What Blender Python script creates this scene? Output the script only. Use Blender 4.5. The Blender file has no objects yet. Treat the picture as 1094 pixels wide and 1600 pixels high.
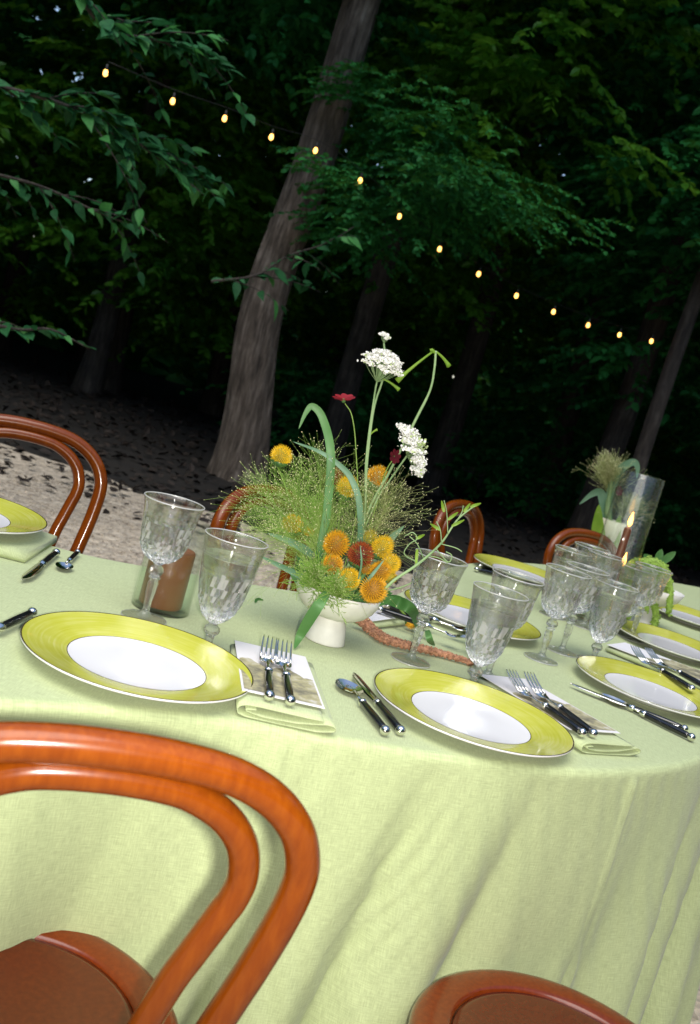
import bpy, math, random
import numpy as np
from mathutils import Vector, Matrix
rnd = random.Random(7)
nr = np.random.default_rng(7)
PI = math.pi
scn = bpy.context.scene
COL = scn.collection

# ------------------------------------------------------------ camera, light, exposure
F_PX, PITCH, ROLL, EYE = 1600.0, 0.12917, 0.28137, 1.2155
PX, PY = 544.0, 793.0
TZ = 0.76                                   # table top height
_f = np.array([0, math.cos(PITCH), -math.sin(PITCH)]); _r = np.array([1., 0, 0]); _u = np.cross(_r, _f)
R_ = math.cos(ROLL)*_r + math.sin(ROLL)*_u
U_ = -math.sin(ROLL)*_r + math.cos(ROLL)*_u
cd = bpy.data.cameras.new('camera'); cam = bpy.data.objects.new('camera', cd); COL.objects.link(cam)
cam.matrix_world = Matrix(((R_[0], U_[0], -_f[0], 0), (R_[1], U_[1], -_f[1], 0), (R_[2], U_[2], -_f[2], EYE), (0, 0, 0, 1)))
cd.sensor_fit = 'VERTICAL'; cd.sensor_height = 37.8; cd.sensor_width = 25.8; cd.lens = 37.8*F_PX/1600
cd.shift_x = 3/1600; cd.shift_y = -7/1600
cd.clip_start = 0.02; cd.clip_end = 300
cd.dof.use_dof = True; cd.dof.focus_distance = 1.65; cd.dof.aperture_fstop = 9.0
scn.camera = cam

w = bpy.data.worlds.new('World'); scn.world = w; w.use_nodes = True
wn = w.node_tree.nodes; wl = w.node_tree.links
bg = wn['Background']
sky = wn.new('ShaderNodeTexSky'); sky.sky_type = 'NISHITA'; sky.sun_disc = False
SUN_EL, SUN_ROT = math.radians(66), math.radians(195)
sky.sun_elevation = SUN_EL; sky.sun_rotation = SUN_ROT
wl.new(sky.outputs[0], bg.inputs[0]); bg.inputs[1].default_value = 0.15
sd = bpy.data.lights.new('sun', 'SUN'); sd.energy = 1.5; sd.angle = math.radians(45); sd.color = (1, .95, .85)
sun = bpy.data.objects.new('sun', sd); COL.objects.link(sun)
# direction TO the sun
sdir = Vector((math.cos(SUN_EL)*math.sin(SUN_ROT), math.cos(SUN_EL)*math.cos(SUN_ROT), math.sin(SUN_EL)))
sun.rotation_euler = sdir.to_track_quat('Z', 'Y').to_euler()
# the electronic flash of the compact camera: a small lamp standing a few centimetres beside the lens
fd = bpy.data.lights.new('camera_flash', 'SPOT'); fd.energy = 72; fd.shadow_soft_size = 0.018
fd.spot_size = math.radians(92); fd.spot_blend = 1.0; fd.color = (1, .965, .90)
fl = bpy.data.objects.new('camera_flash', fd); COL.objects.link(fl)
fpos = np.array([0, 0, EYE]) + R_*0.045 - U_*0.022
fl.location = fpos; fl.rotation_euler = Vector(-_f - 0*U_).to_track_quat('Z', 'Y').to_euler()

vs = scn.view_settings
vs.view_transform = 'Standard'; vs.look = 'None'; vs.exposure = 0.64; vs.gamma = 1.0; vs.use_curve_mapping = False
scn.render.engine = 'CYCLES'
scn.cycles.max_bounces = 14; scn.cycles.transmission_bounces = 12; scn.cycles.transparent_max_bounces = 24
scn.cycles.glossy_bounces = 6; scn.cycles.diffuse_bounces = 3
scn.cycles.caustics_reflective = False; scn.cycles.caustics_refractive = False

def ray(px, py):
    return _f + (px-PX)/F_PX*R_ - (py-PY)/F_PX*U_
def at(px, py, z=TZ):                        # point of the photograph on the level z
    d = ray(px, py); t = (z-EYE)/d[2]
    return np.array([0, 0, EYE]) + t*d
def aty(px, py, y):                          # ... on the upright plane at distance y
    d = ray(px, py); t = y/d[1]
    return np.array([0, 0, EYE]) + t*d
def scale_at(y): return y/F_PX

# ------------------------------------------------------------ materials
def nodes_mat(name):
    m = bpy.data.materials.new(name); m.use_nodes = True
    nt = m.node_tree; return m, nt, nt.nodes, nt.links, nt.nodes['Principled BSDF']
def ramp(N, stops):
    r = N.new('ShaderNodeValToRGB'); e = r.color_ramp.elements
    while len(e) < len(stops): e.new(0.5)
    for i, (p, c) in enumerate(stops):
        e[i].position = p; e[i].color = (*c, 1)
    return r
def noise(N, scale, detail=4, rough=.55):
    n = N.new('ShaderNodeTexNoise'); n.inputs['Scale'].default_value = scale
    n.inputs['Detail'].default_value = detail; n.inputs['Roughness'].default_value = rough
    return n
def simple(name, col, rough=.5, var=.12, scale=40, metal=0, bump=0, bscale=None, spec=.5, coat=0, trans=0, sss=0, stretch=None, coord='Object'):
    m, nt, N, L, B = nodes_mat(name)
    tc = N.new('ShaderNodeTexCoord'); mp = N.new('ShaderNodeMapping'); L.new(tc.outputs[coord], mp.inputs[0])
    if stretch: mp.inputs['Scale'].default_value = stretch
    n = noise(N, scale); L.new(mp.outputs[0], n.inputs['Vector'])
    a = tuple(max(0, c*(1-var)) for c in col); b = tuple(min(1, c*(1+var)) for c in col)
    r = ramp(N, [(.3, a), (.7, b)]); L.new(n.outputs[0], r.inputs[0]); L.new(r.outputs[0], B.inputs['Base Color'])
    B.inputs['Roughness'].default_value = rough; B.inputs['Metallic'].default_value = metal
    B.inputs['Specular IOR Level'].default_value = spec; B.inputs['Coat Weight'].default_value = coat
    B.inputs['Coat Roughness'].default_value = .08
    if sss: B.inputs['Subsurface Weight'].default_value = sss; B.inputs['Subsurface Radius'].default_value = (.01, .008, .004)
    if bump:
        n2 = noise(N, bscale or scale*3, 6); L.new(mp.outputs[0], n2.inputs['Vector'])
        bp = N.new('ShaderNodeBump'); bp.inputs['Strength'].default_value = bump; bp.inputs['Distance'].default_value = .002
        L.new(n2.outputs[0], bp.inputs['Height']); L.new(bp.outputs[0], B.inputs['Normal'])
    return m
def leafy(name, col, col2, rough=.45, trans=.35, scale=6, spec=.4, transcol=None, brown=None):
    m, nt, N, L, B = nodes_mat(name)
    tc = N.new('ShaderNodeTexCoord'); n = noise(N, scale, 3); L.new(tc.outputs['Object'], n.inputs['Vector'])
    st = [(.32, col), (.68, col2)] + ([(.78, brown)] if brown else [])
    r = ramp(N, st); L.new(n.outputs[0], r.inputs[0]); L.new(r.outputs[0], B.inputs['Base Color'])
    B.inputs['Roughness'].default_value = rough; B.inputs['Specular IOR Level'].default_value = spec
    t = N.new('ShaderNodeBsdfTranslucent'); mx = N.new('ShaderNodeMixShader'); mx.inputs[0].default_value = trans
    if transcol: t.inputs[0].default_value = (*transcol, 1)
    else: L.new(r.outputs[0], t.inputs[0])
    L.new(B.outputs[0], mx.inputs[1]); L.new(t.outputs[0], mx.inputs[2]); L.new(mx.outputs[0], N['Material Output'].inputs[0])
    return m
def glass(name, tint=(1, 1, 1), mix=.5, ior=1.5, rough=0.0, grough=.03, base=.05, ground=0.0):  # ground: share of painted white sparkle
    # clear glass: mirror reflection by Fresnel over a straight-through part, with a share of real refraction
    m, nt, N, L, B = nodes_mat(name)
    B.inputs['Base Color'].default_value = (*tint, 1); B.inputs['Transmission Weight'].default_value = 1
    B.inputs['Roughness'].default_value = rough; B.inputs['IOR'].default_value = ior
    t = N.new('ShaderNodeBsdfTransparent'); t.inputs[0].default_value = (*tint, 1)
    g = N.new('ShaderNodeBsdfGlossy'); g.inputs['Roughness'].default_value = grough
    lw = N.new('ShaderNodeLayerWeight'); lw.inputs[0].default_value = .5          # Schlick: .045 + .955 f^5, same from either side
    p5 = N.new('ShaderNodeMath'); p5.operation = 'POWER'; p5.inputs[1].default_value = 6; L.new(lw.outputs['Facing'], p5.inputs[0])
    ma = N.new('ShaderNodeMath'); ma.operation = 'MULTIPLY_ADD'; ma.inputs[1].default_value = .80; ma.inputs[2].default_value = base; L.new(p5.outputs[0], ma.inputs[0])
    a = N.new('ShaderNodeMixShader'); L.new(ma.outputs[0], a.inputs[0]); L.new(t.outputs[0], a.inputs[1]); L.new(g.outputs[0], a.inputs[2])
    mx = N.new('ShaderNodeMixShader'); mx.inputs[0].default_value = mix
    L.new(a.outputs[0], mx.inputs[1]); L.new(B.outputs[0], mx.inputs[2]); out = mx.outputs[0]
    if ground:                               # diffuse white mixed into the glass, standing in for flash sparkle
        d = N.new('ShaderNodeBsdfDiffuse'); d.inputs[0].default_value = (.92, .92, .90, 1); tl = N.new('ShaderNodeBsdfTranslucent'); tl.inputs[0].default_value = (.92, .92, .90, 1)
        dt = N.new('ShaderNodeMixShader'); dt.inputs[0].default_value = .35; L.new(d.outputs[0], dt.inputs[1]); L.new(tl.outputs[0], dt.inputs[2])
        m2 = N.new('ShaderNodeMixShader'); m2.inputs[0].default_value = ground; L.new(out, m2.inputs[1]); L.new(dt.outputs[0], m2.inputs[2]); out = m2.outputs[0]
    L.new(out, N['Material Output'].inputs[0])
    return m
def emit(name, col, s):
    m, nt, N, L, B = nodes_mat(name)
    B.inputs['Base Color'].default_value = (*col, 1); B.inputs['Emission Color'].default_value = (*col, 1); B.inputs['Emission Strength'].default_value = s
    return m

def cloth_mat(name, base, weave=1.0):
    m, nt, N, L, B = nodes_mat(name)
    tc = N.new('ShaderNodeTexCoord'); uv = tc.outputs['UV']
    fac = []
    for sc in ((55, 800, 1), (800, 55, 1)):
        mp = N.new('ShaderNodeMapping'); mp.inputs['Scale'].default_value = sc; L.new(uv, mp.inputs[0])
        n = noise(N, 1, 2); L.new(mp.outputs[0], n.inputs['Vector']); fac.append(n.outputs[0])
    ad = N.new('ShaderNodeMath'); ad.operation = 'ADD'; L.new(fac[0], ad.inputs[0]); L.new(fac[1], ad.inputs[1])
    hf = N.new('ShaderNodeMath'); hf.operation = 'MULTIPLY'; hf.inputs[1].default_value = .5; L.new(ad.outputs[0], hf.inputs[0])
    r = ramp(N, [(.35, tuple(c*.82 for c in base)), (.65, tuple(min(1, c*1.15) for c in base))])
    L.new(hf.outputs[0], r.inputs[0])
    big = noise(N, 5, 3); L.new(uv, big.inputs['Vector'])
    r2 = ramp(N, [(.3, (.94, .95, .93)), (.7, (1, 1, 1))]); L.new(big.outputs[0], r2.inputs[0])
    mu = N.new('ShaderNodeMixRGB'); mu.blend_type = 'MULTIPLY'; mu.inputs[0].default_value = 1
    L.new(r.outputs[0], mu.inputs[1]); L.new(r2.outputs[0], mu.inputs[2]); L.new(mu.outputs[0], B.inputs['Base Color'])
    B.inputs['Roughness'].default_value = .85; B.inputs['Specular IOR Level'].default_value = .15
    B.inputs['Sheen Weight'].default_value = .15
    bp = N.new('ShaderNodeBump'); bp.inputs['Strength'].default_value = .35*weave; bp.inputs['Distance'].default_value = .0008
    L.new(hf.outputs[0], bp.inputs['Height']); L.new(bp.outputs[0], B.inputs['Normal'])
    return m
M = {}
M['cloth'] = cloth_mat('green_linen', (.450, .512, .268))
M['napkin'] = cloth_mat('napkin_linen', (.44, .50, .27))

def wood_mat(name='stained_bentwood', st=((.2, (.135, .024, .0012)), (.5, (.180, .037, .0018)), (.85, (.235, .056, .003)))):
    m, nt, N, L, B = nodes_mat(name)
    tc = N.new('ShaderNodeTexCoord'); mp = N.new('ShaderNodeMapping'); mp.inputs['Scale'].default_value = (60, 60, 9); L.new(tc.outputs['Object'], mp.inputs[0])
    n = noise(N, 2.2, 7, .6); L.new(mp.outputs[0], n.inputs['Vector'])
    r = ramp(N, list(st)); L.new(n.outputs[0], r.inputs[0]); L.new(r.outputs[0], B.inputs['Base Color'])
    B.inputs['Roughness'].default_value = .25; B.inputs['Coat Weight'].default_value = .40; B.inputs['Coat Roughness'].default_value = .10; B.inputs['Specular IOR Level'].default_value = .25
    n2 = noise(N, 40, 4); L.new(tc.outputs['Object'], n2.inputs['Vector'])
    bp = N.new('ShaderNodeBump'); bp.inputs['Strength'].default_value = .06; bp.inputs['Distance'].default_value = .002; L.new(n2.outputs[0], bp.inputs['Height']); L.new(bp.outputs[0], B.inputs['Normal'])
    return m
M['wood'] = wood_mat()
M['wood_shade'] = wood_mat('shaded_bentwood', ((.2, (.10, .014, .001)), (.5, (.135, .020, .0015)), (.85, (.18, .030, .002))))  # same bentwood, shade under the chair back put into its colour
M['veneer'] = wood_mat('seat_veneer', ((.2, (.06, .007, .0008)), (.5, (.08, .010, .001)), (.85, (.11, .016, .0015))))

def rim_mat():                                # hand-brushed chartreuse glaze: strokes run round the rim
    m, nt, N, L, B = nodes_mat('chartreuse_glaze')
    tc = N.new('ShaderNodeTexCoord'); sp = N.new('ShaderNodeSeparateXYZ'); L.new(tc.outputs['Object'], sp.inputs[0])
    def mth(op, a, b=None):
        q = N.new('ShaderNodeMath'); q.operation = op
        for i, v in enumerate((a, b)):
            if v is None: continue
            if isinstance(v, (int, float)): q.inputs[i].default_value = v
            else: L.new(v, q.inputs[i])
        return q.outputs[0]
    x, y = sp.outputs[0], sp.outputs[1]
    rad = mth('SQRT', mth('ADD', mth('MULTIPLY', x, x), mth('MULTIPLY', y, y)))
    nx, ny = mth('DIVIDE', x, rad), mth('DIVIDE', y, rad)
    cb = N.new('ShaderNodeCombineXYZ'); L.new(nx, cb.inputs[0]); L.new(ny, cb.inputs[1]); L.new(mth('MULTIPLY', rad, 260), cb.inputs[2])
    n = noise(N, 1.1, 4); L.new(cb.outputs[0], n.inputs['Vector'])
    cb2 = N.new('ShaderNodeCombineXYZ'); L.new(nx, cb2.inputs[0]); L.new(ny, cb2.inputs[1]); L.new(mth('MULTIPLY', rad, 12), cb2.inputs[2])
    n2 = noise(N, 2.3, 2); L.new(cb2.outputs[0], n2.inputs['Vector'])
    mixf = mth('ADD', mth('MULTIPLY', n.outputs[0], .55), mth('MULTIPLY', n2.outputs[0], .45))
    r = ramp(N, [(.30, (.47, .48, .04)), (.5, (.54, .545, .085)), (.64, (.61, .61, .17)), (.74, (.72, .71, .34))]); L.new(mixf, r.inputs[0]); L.new(r.outputs[0], B.inputs['Base Color'])
    B.inputs['Roughness'].default_value = .12; B.inputs['Coat Weight'].default_value = .4; B.inputs['Coat Roughness'].default_value = .05
    return m
M['rim'] = rim_mat()
M['porcelain'] = simple('white_porcelain', (.86, .85, .85), .12, .02, 8, coat=.4)
M['line'] = simple('dark_gold_line', (.16, .12, .06), .25, .2, 60, metal=.6)
M['steel'] = simple('polished_steel', (.78, .76, .72), .10, .05, 30, metal=1)
M['black'] = simple('black_resin', (.008, .008, .010), .12, .3, 30, coat=.5)
M['crystal'] = glass('clear_crystal', (1, 1, 1), .22, 1.5, 0, .05, .07)
M['crystal_cut'] = glass('painted_glint_facet', (1, 1, 1), .40, 1.55, 0, .12, .10, .30)  # white glints of the flash put into the facet colour
M['crystal_pol'] = glass('polished_facet', (1, 1, 1), .62, 1.55, 0, .06, .10, .015)
M['crystal_foot'] = glass('crystal_foot', (1, 1, 1), .12, 1.5, 0, .10, .06, .02)
M['crystal_stem'] = glass('crystal_stem', (1, 1, 1), .60, 1.5, 0, .08, .08, .07)
M['lip'] = glass('painted_glint_lip', (1, 1, 1), .10, 1.5, 0, .22, .20, .45)  # bright highlight along the rim put in as diffuse white
M['water'] = glass('clear_water', (.98, .99, .99), .80, 1.33)
M['hurricane'] = glass('hurricane_glass', (.95, .975, .95), .0, 1.45)
M['candle'] = simple('brown_wax', (.23, .085, .035), .38, .08, 12, sss=.15, bump=.08, bscale=60)
M['candle2'] = simple('terracotta_wax', (.26, .07, .035), .35, .08, 12, sss=.1)
M['flame'] = emit('flame', (1, .42, .07), 7)
M['wick'] = simple('charred_wick', (.02, .015, .01), .9)
M['bulb'] = emit('warm_bulb', (1, .46, .10), 3.6)
M['cable'] = simple('black_cable', (.01, .01, .01), .6)
M['ceramic'] = simple('matt_white_ceramic', (.74, .72, .67), .55, .05, 60, bump=.15, bscale=90)
M['cream'] = simple('cream_ceramic', (.72, .66, .50), .5, .05, 30)
M['paper'] = simple('card_stock', (.76, .74, .74), .7, .02, 20)
def print_mat():
    m, nt, N, L, B = nodes_mat('printed_landscape')
    tc = N.new('ShaderNodeTexCoord'); n = noise(N, 26, 9, .68); L.new(tc.outputs['Object'], n.inputs['Vector'])
    r = ramp(N, [(.32, (.09, .085, .065)), (.45, (.26, .24, .16)), (.55, (.44, .40, .22)), (.68, (.62, .60, .55))]); L.new(n.outputs[0], r.inputs[0]); L.new(r.outputs[0], B.inputs['Base Color'])
    B.inputs['Roughness'].default_value = .6
    return m
M['print'] = print_mat()
M['cone_y'] = simple('golden_cone', (.74, .47, .012), .6, .35, 260)
M['cone_o'] = simple('orange_cone', (.64, .33, .012), .6, .45, 260)
M['cone_r'] = simple('rust_cone', (.30, .06, .012), .6, .5, 260)
M['core_y'] = simple('cone_core_gold', (.30, .26, .02), .7, .5, 90)
M['core_o'] = simple('cone_core_orange', (.26, .13, .012), .7, .5, 90)
M['core_r'] = simple('cone_core_rust', (.10, .012, .006), .7, .4, 200)
M['calyx'] = leafy('calyx_green', (.05, .13, .035), (.10, .22, .05), trans=.1, scale=60)
M['stem'] = leafy('fresh_stem', (.16, .28, .045), (.26, .40, .08), trans=.15, scale=20)
M['stem_pale'] = leafy('pale_stem', (.20, .33, .13), (.33, .47, .22), trans=.15, scale=20)
M['blade'] = leafy('blade_leaf', (.06, .19, .045), (.15, .33, .11), trans=.35, scale=12)
M['blade2'] = leafy('glaucous_leaf', (.12, .26, .14), (.22, .38, .24), trans=.3, scale=12)
M['lime'] = leafy('lime_leaf', (.20, .38, .03), (.34, .52, .07), trans=.4, scale=12)
M['hair'] = leafy('grass_hair', (.24, .46, .06), (.46, .64, .16), trans=.3, scale=18)
M['hair2'] = leafy('grass_hair_tan', (.32, .42, .12), (.54, .54, .24), trans=.3, scale=18)
M['seed'] = simple('grass_seed', (.78, .75, .42), .6, .2, 80)
M['umbel'] = simple('white_floret', (.80, .79, .74), .7, .12, 300)
M['umbel_g'] = simple('green_floret', (.42, .52, .22), .7, .2, 200)
M['red'] = leafy('crimson_petal', (.22, .008, .012), (.36, .02, .025), trans=.2, scale=90)
M['maroon'] = leafy('maroon_petal', (.07, .004, .012), (.13, .01, .02), trans=.2, scale=90)
M['amar_p'] = simple('pink_amaranth', (.44, .22, .13), .85, .5, 160, bump=.8, bscale=300)
M['amar_g'] = simple('green_amaranth', (.27, .42, .07), .8, .35, 160, bump=.8, bscale=300)
M['leafA'] = leafy('forest_leaf', (.012, .105, .032), (.045, .28, .055), rough=.55, spec=.2, trans=.35, scale=1.7, transcol=(.06, .16, .02))
M['leafB'] = leafy('forest_leaf_fresh', (.030, .17, .018), (.16, .42, .030), rough=.42, trans=.5, scale=1.7, transcol=(.18, .38, .03))
M['leafC'] = leafy('near_leaf', (.018, .10, .035), (.04, .18, .055), rough=.55, spec=.15, trans=.3, scale=5)
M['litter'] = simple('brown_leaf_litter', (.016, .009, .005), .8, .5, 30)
def bark_mat(name, a, b, c):
    m, nt, N, L, B = nodes_mat(name)
    tc = N.new('ShaderNodeTexCoord'); mp = N.new('ShaderNodeMapping'); mp.inputs['Scale'].default_value = (1, 1, .16); L.new(tc.outputs['Object'], mp.inputs[0])
    n = noise(N, 26, 8, .65); L.new(mp.outputs[0], n.inputs['Vector'])
    r = ramp(N, [(.34, a), (.52, b), (.7, c)]); L.new(n.outputs[0], r.inputs[0])
    n3 = noise(N, 3.0, 5); L.new(tc.outputs['Object'], n3.inputs['Vector'])
    r3 = ramp(N, [(.55, (1, 1, 1)), (.72, (1.9, 2.0, 2.1))]); L.new(n3.outputs[0], r3.inputs[0])
    mu = N.new('ShaderNodeMixRGB'); mu.blend_type = 'MULTIPLY'; mu.inputs[0].default_value = 1; L.new(r.outputs[0], mu.inputs[1]); L.new(r3.outputs[0], mu.inputs[2])
    L.new(mu.outputs[0], B.inputs['Base Color']); B.inputs['Roughness'].default_value = .9
    bp = N.new('ShaderNodeBump'); bp.inputs['Strength'].default_value = .9; bp.inputs['Distance'].default_value = .03; L.new(n.outputs[0], bp.inputs['Height']); L.new(bp.outputs[0], B.inputs['Normal'])
    return m
M['bark'] = bark_mat('grey_bark', (.040, .030, .022), (.115, .090, .068), (.22, .18, .145))
M['bark_d'] = bark_mat('dark_bark', (.02, .016, .013), (.05, .04, .032), (.09, .075, .06))
def gravel_mat():
    m, nt, N, L, B = nodes_mat('pale_gravel')
    tc = N.new('ShaderNodeTexCoord')
    v = N.new('ShaderNodeTexVoronoi'); v.inputs['Scale'].default_value = 38; L.new(tc.outputs['Object'], v.inputs['Vector'])
    n = noise(N, 9, 8, .75); L.new(tc.outputs['Object'], n.inputs['Vector'])
    r = ramp(N, [(.30, (.30, .25, .19)), (.48, (.46, .395, .31)), (.66, (.60, .53, .43))]); L.new(n.outputs[0], r.inputs[0])
    bw = N.new('ShaderNodeRGBToBW'); L.new(v.outputs['Color'], bw.inputs[0])
    rv = ramp(N, [(.2, (.72, .72, .72)), (.8, (1.18, 1.16, 1.12))]); L.new(bw.outputs[0], rv.inputs[0])
    mu = N.new('ShaderNodeMixRGB'); mu.blend_type = 'MULTIPLY'; mu.inputs[0].default_value = 1; L.new(r.outputs[0], mu.inputs[1]); L.new(rv.outputs[0], mu.inputs[2])
    L.new(mu.outputs[0], B.inputs['Base Color']); B.inputs['Roughness'].default_value = .95
    bp = N.new('ShaderNodeBump'); bp.inputs['Strength'].default_value = .8; bp.inputs['Distance'].default_value = .015
    L.new(v.outputs['Distance'], bp.inputs['Height']); L.new(bp.outputs[0], B.inputs['Normal'])
    return m
M['gravel'] = gravel_mat()
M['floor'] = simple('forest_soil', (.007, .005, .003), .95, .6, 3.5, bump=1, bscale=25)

# ------------------------------------------------------------ mesh helpers
class MB:
    def __init__(s): s.v = []; s.f = []
    def add(s, V, F):
        o = len(s.v); s.v.extend([tuple(p) for p in V]); s.f.extend([tuple(i+o for i in f) for f in F]); return o
    def tube(s, pts, rad, n=8, caps=True, flat=1.0):
        P = [Vector(p) for p in pts]; k = len(P)
        if isinstance(rad, (int, float)): rad = [rad]*k
        t0 = (P[1]-P[0]).normalized(); up = Vector((0, 0, 1)) if abs(t0.z) < .9 else Vector((1, 0, 0))
        nrm = t0.cross(up).normalized(); V = []
        for i in range(k):
            t = (P[min(i+1, k-1)]-P[max(i-1, 0)]).normalized()
            nrm = (nrm - t*nrm.dot(t)).normalized(); b = t.cross(nrm)
            for j in range(n):
                a = 2*PI*j/n
                V.append(P[i]+nrm*math.cos(a)*rad[i]+b*math.sin(a)*rad[i]*flat)
        Fc = [(i*n+j, i*n+(j+1) % n, (i+1)*n+(j+1) % n, (i+1)*n+j) for i in range(k-1) for j in range(n)]
        if caps: Fc += [tuple(range(n-1, -1, -1)), tuple(range((k-1)*n, k*n))]
        s.add(V, Fc)
    def lathe(s, prof, n=48, c=(0, 0, 0), fn=None):
        V = []; Fc = []; k = len(prof)
        for i, (r, z) in enumerate(prof):
            for j in range(n):
                a = 2*PI*j/n; rr, aa = (r, a) if fn is None else fn(r, z, a, i)
                V.append((c[0]+rr*math.cos(aa), c[1]+rr*math.sin(aa), c[2]+z))
        for i in range(k-1):
            for j in range(n):
                Fc.append((i*n+j, i*n+(j+1) % n, (i+1)*n+(j+1) % n, (i+1)*n+j))
        s.add(V, Fc)
    def box(s, c, d, rot=0):
        cs, sn = math.cos(rot), math.sin(rot); V = []
        for x in (-1, 1):
            for y in (-1, 1):
                for z in (-1, 1):
                    a, b = x*d[0]/2, y*d[1]/2
                    V.append((c[0]+a*cs-b*sn, c[1]+a*sn+b*cs, c[2]+z*d[2]/2))
        s.add(V, [(0, 1, 3, 2), (4, 6, 7, 5), (0, 4, 5, 1), (2, 3, 7, 6), (0, 2, 6, 4), (1, 5, 7, 3)])
    def ball(s, c, r, n=10, m=7, sz=1.0):
        V = []; Fc = []
        for i in range(m+1):
            p = PI*i/m
            for j in range(n):
                a = 2*PI*j/n; V.append((c[0]+r*math.sin(p)*math.cos(a), c[1]+r*math.sin(p)*math.sin(a), c[2]-r*sz*math.cos(p)))
        for i in range(m):
            for j in range(n): Fc.append((i*n+j, i*n+(j+1) % n, (i+1)*n+(j+1) % n, (i+1)*n+j))
        s.add(V, Fc)
    def octa(s, c, r, sz=1.3):
        x, y, z = c
        s.add([(x+r, y, z), (x, y+r, z), (x-r, y, z), (x, y-r, z), (x, y, z+r*sz), (x, y, z-r*sz)],
              [(0, 1, 4), (1, 2, 4), (2, 3, 4), (3, 0, 4), (1, 0, 5), (2, 1, 5), (3, 2, 5), (0, 3, 5)])
    def build(s, name, mat, parent=None, smooth=True):
        me = bpy.data.meshes.new(name); me.from_pydata(s.v, [], s.f); me.validate()
        me.polygons.foreach_set('use_smooth', [smooth]*len(me.polygons))
        me.materials.append(mat)
        return link(name, me, parent)
def link(name, me, parent=None):
    o = bpy.data.objects.new(name, me); COL.objects.link(o)
    if parent is not None: o.parent = parent
    return o
def np_mesh(name, V, Q, mat, smooth=False):
    me = bpy.data.meshes.new(name); nv, nq, k = len(V), len(Q), Q.shape[1]
    me.vertices.add(nv); me.vertices.foreach_set('co', V.astype(np.float32).ravel())
    me.loops.add(nq*k); me.loops.foreach_set('vertex_index', Q.astype(np.int32).ravel())
    me.polygons.add(nq); me.polygons.foreach_set('loop_start', np.arange(nq, dtype=np.int32)*k)
    me.polygons.foreach_set('use_smooth', np.full(nq, smooth))
    me.materials.append(mat); me.update(calc_edges=True)
    return me
def tag(o, label=None, cat=None, group=None, kind=None):
    if label: o['label'] = label
    if cat: o['category'] = cat
    if group: o['group'] = group
    if kind: o['kind'] = kind
    return o
def empty(name, loc=(0, 0, 0), rz=0, label=None, cat=None, group=None):
    o = bpy.data.objects.new(name, None); COL.objects.link(o); o.empty_display_size = .05
    o.location = tuple(loc); o.rotation_euler = (0, 0, rz)
    return tag(o, label, cat, group)
def copy_tree(o, parent=None):
    c = o.copy(); COL.objects.link(c)
    if parent is not None: c.parent = parent
    for ch in list(o.children): copy_tree(ch, c)
    return c
def spline(pts, n=10, closed=False):
    P = [np.array(p, float) for p in pts]; k = len(P); out = []
    rng = range(k if closed else k-1)
    for i in rng:
        a, b = P[i], P[(i+1) % k]
        pa = P[(i-1) % k] if (closed or i > 0) else 2*a-b
        pb = P[(i+2) % k] if (closed or i < k-2) else 2*b-a
        for j in range(n):
            t = j/n
            out.append(.5*((2*a)+(-pa+b)*t+(2*pa-5*a+4*b-pb)*t*t+(-pa+3*a-3*b+pb)*t**3))
    if not closed: out.append(P[-1])
    return out

# ------------------------------------------------------------ setting: ground
def sheet(name, pts, z, mat, sub=None):
    me = bpy.data.meshes.new(name); me.from_pydata([(x, y, z) for x, y in pts], [], [tuple(range(len(pts)))]); me.materials.append(mat)
    return tag(link(name, me), kind='structure')
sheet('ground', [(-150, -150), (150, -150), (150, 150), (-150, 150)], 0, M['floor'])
edge = []
for i in range(360):
    a = 2*PI*i/360
    r = 6.9+.35*math.sin(3*a+1)+.25*math.sin(7*a)+.14*math.sin(17*a+2)+.12*math.sin(31*a)+.09*math.sin(53*a+1)
    edge.append((r*1.15*math.cos(a), .5+r*.98*math.sin(a)))
sheet('gravel_clearing', edge, .004, M['gravel'])
# loose stones on the gravel where one can see them
def gravel_stones(n):
    x = nr.uniform(-3.2, 1.6, n); y = nr.uniform(2.3, 6.6, n); r = nr.uniform(.004, .011, n)
    base = np.array([(1, 0, 0), (-.5, .87, 0), (-.5, -.87, 0), (.4, .3, .8), (-.5, .1, .75), (.1, -.5, .7)])
    q = np.array([(0, 1, 4, 3), (1, 2, 5, 4), (2, 0, 3, 5), (3, 4, 5, 5)])
    a = nr.uniform(0, 6.28, n); c, s = np.cos(a), np.sin(a)
    V = np.empty((n, 6, 3)); V[:, :, 0] = (base[:, 0]*c[:, None]-base[:, 1]*s[:, None])*r[:, None]+x[:, None]
    V[:, :, 1] = (base[:, 0]*s[:, None]+base[:, 1]*c[:, None])*r[:, None]*.8+y[:, None]; V[:, :, 2] = .004+base[:, 2]*r[:, None]*.7
    T = np.array([(0, 1, 4), (0, 4, 3), (1, 2, 5), (1, 5, 4), (2, 0, 3), (2, 3, 5), (3, 4, 5)])
    Q = (T[None]+6*np.arange(n)[:, None, None]).reshape(-1, 3)
    return np_mesh('gravel', V.reshape(-1, 3), Q, M['gravel'])
tag(link('gravel', gravel_stones(26000)), 'pale loose gravel stones covering the clearing behind the table', 'gravel', kind='stuff')
def litter(n):
    x = nr.uniform(-7, 9, n); y = nr.uniform(6.0, 15, n); z = nr.uniform(.008, .05, n)
    return x, y, z

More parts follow.
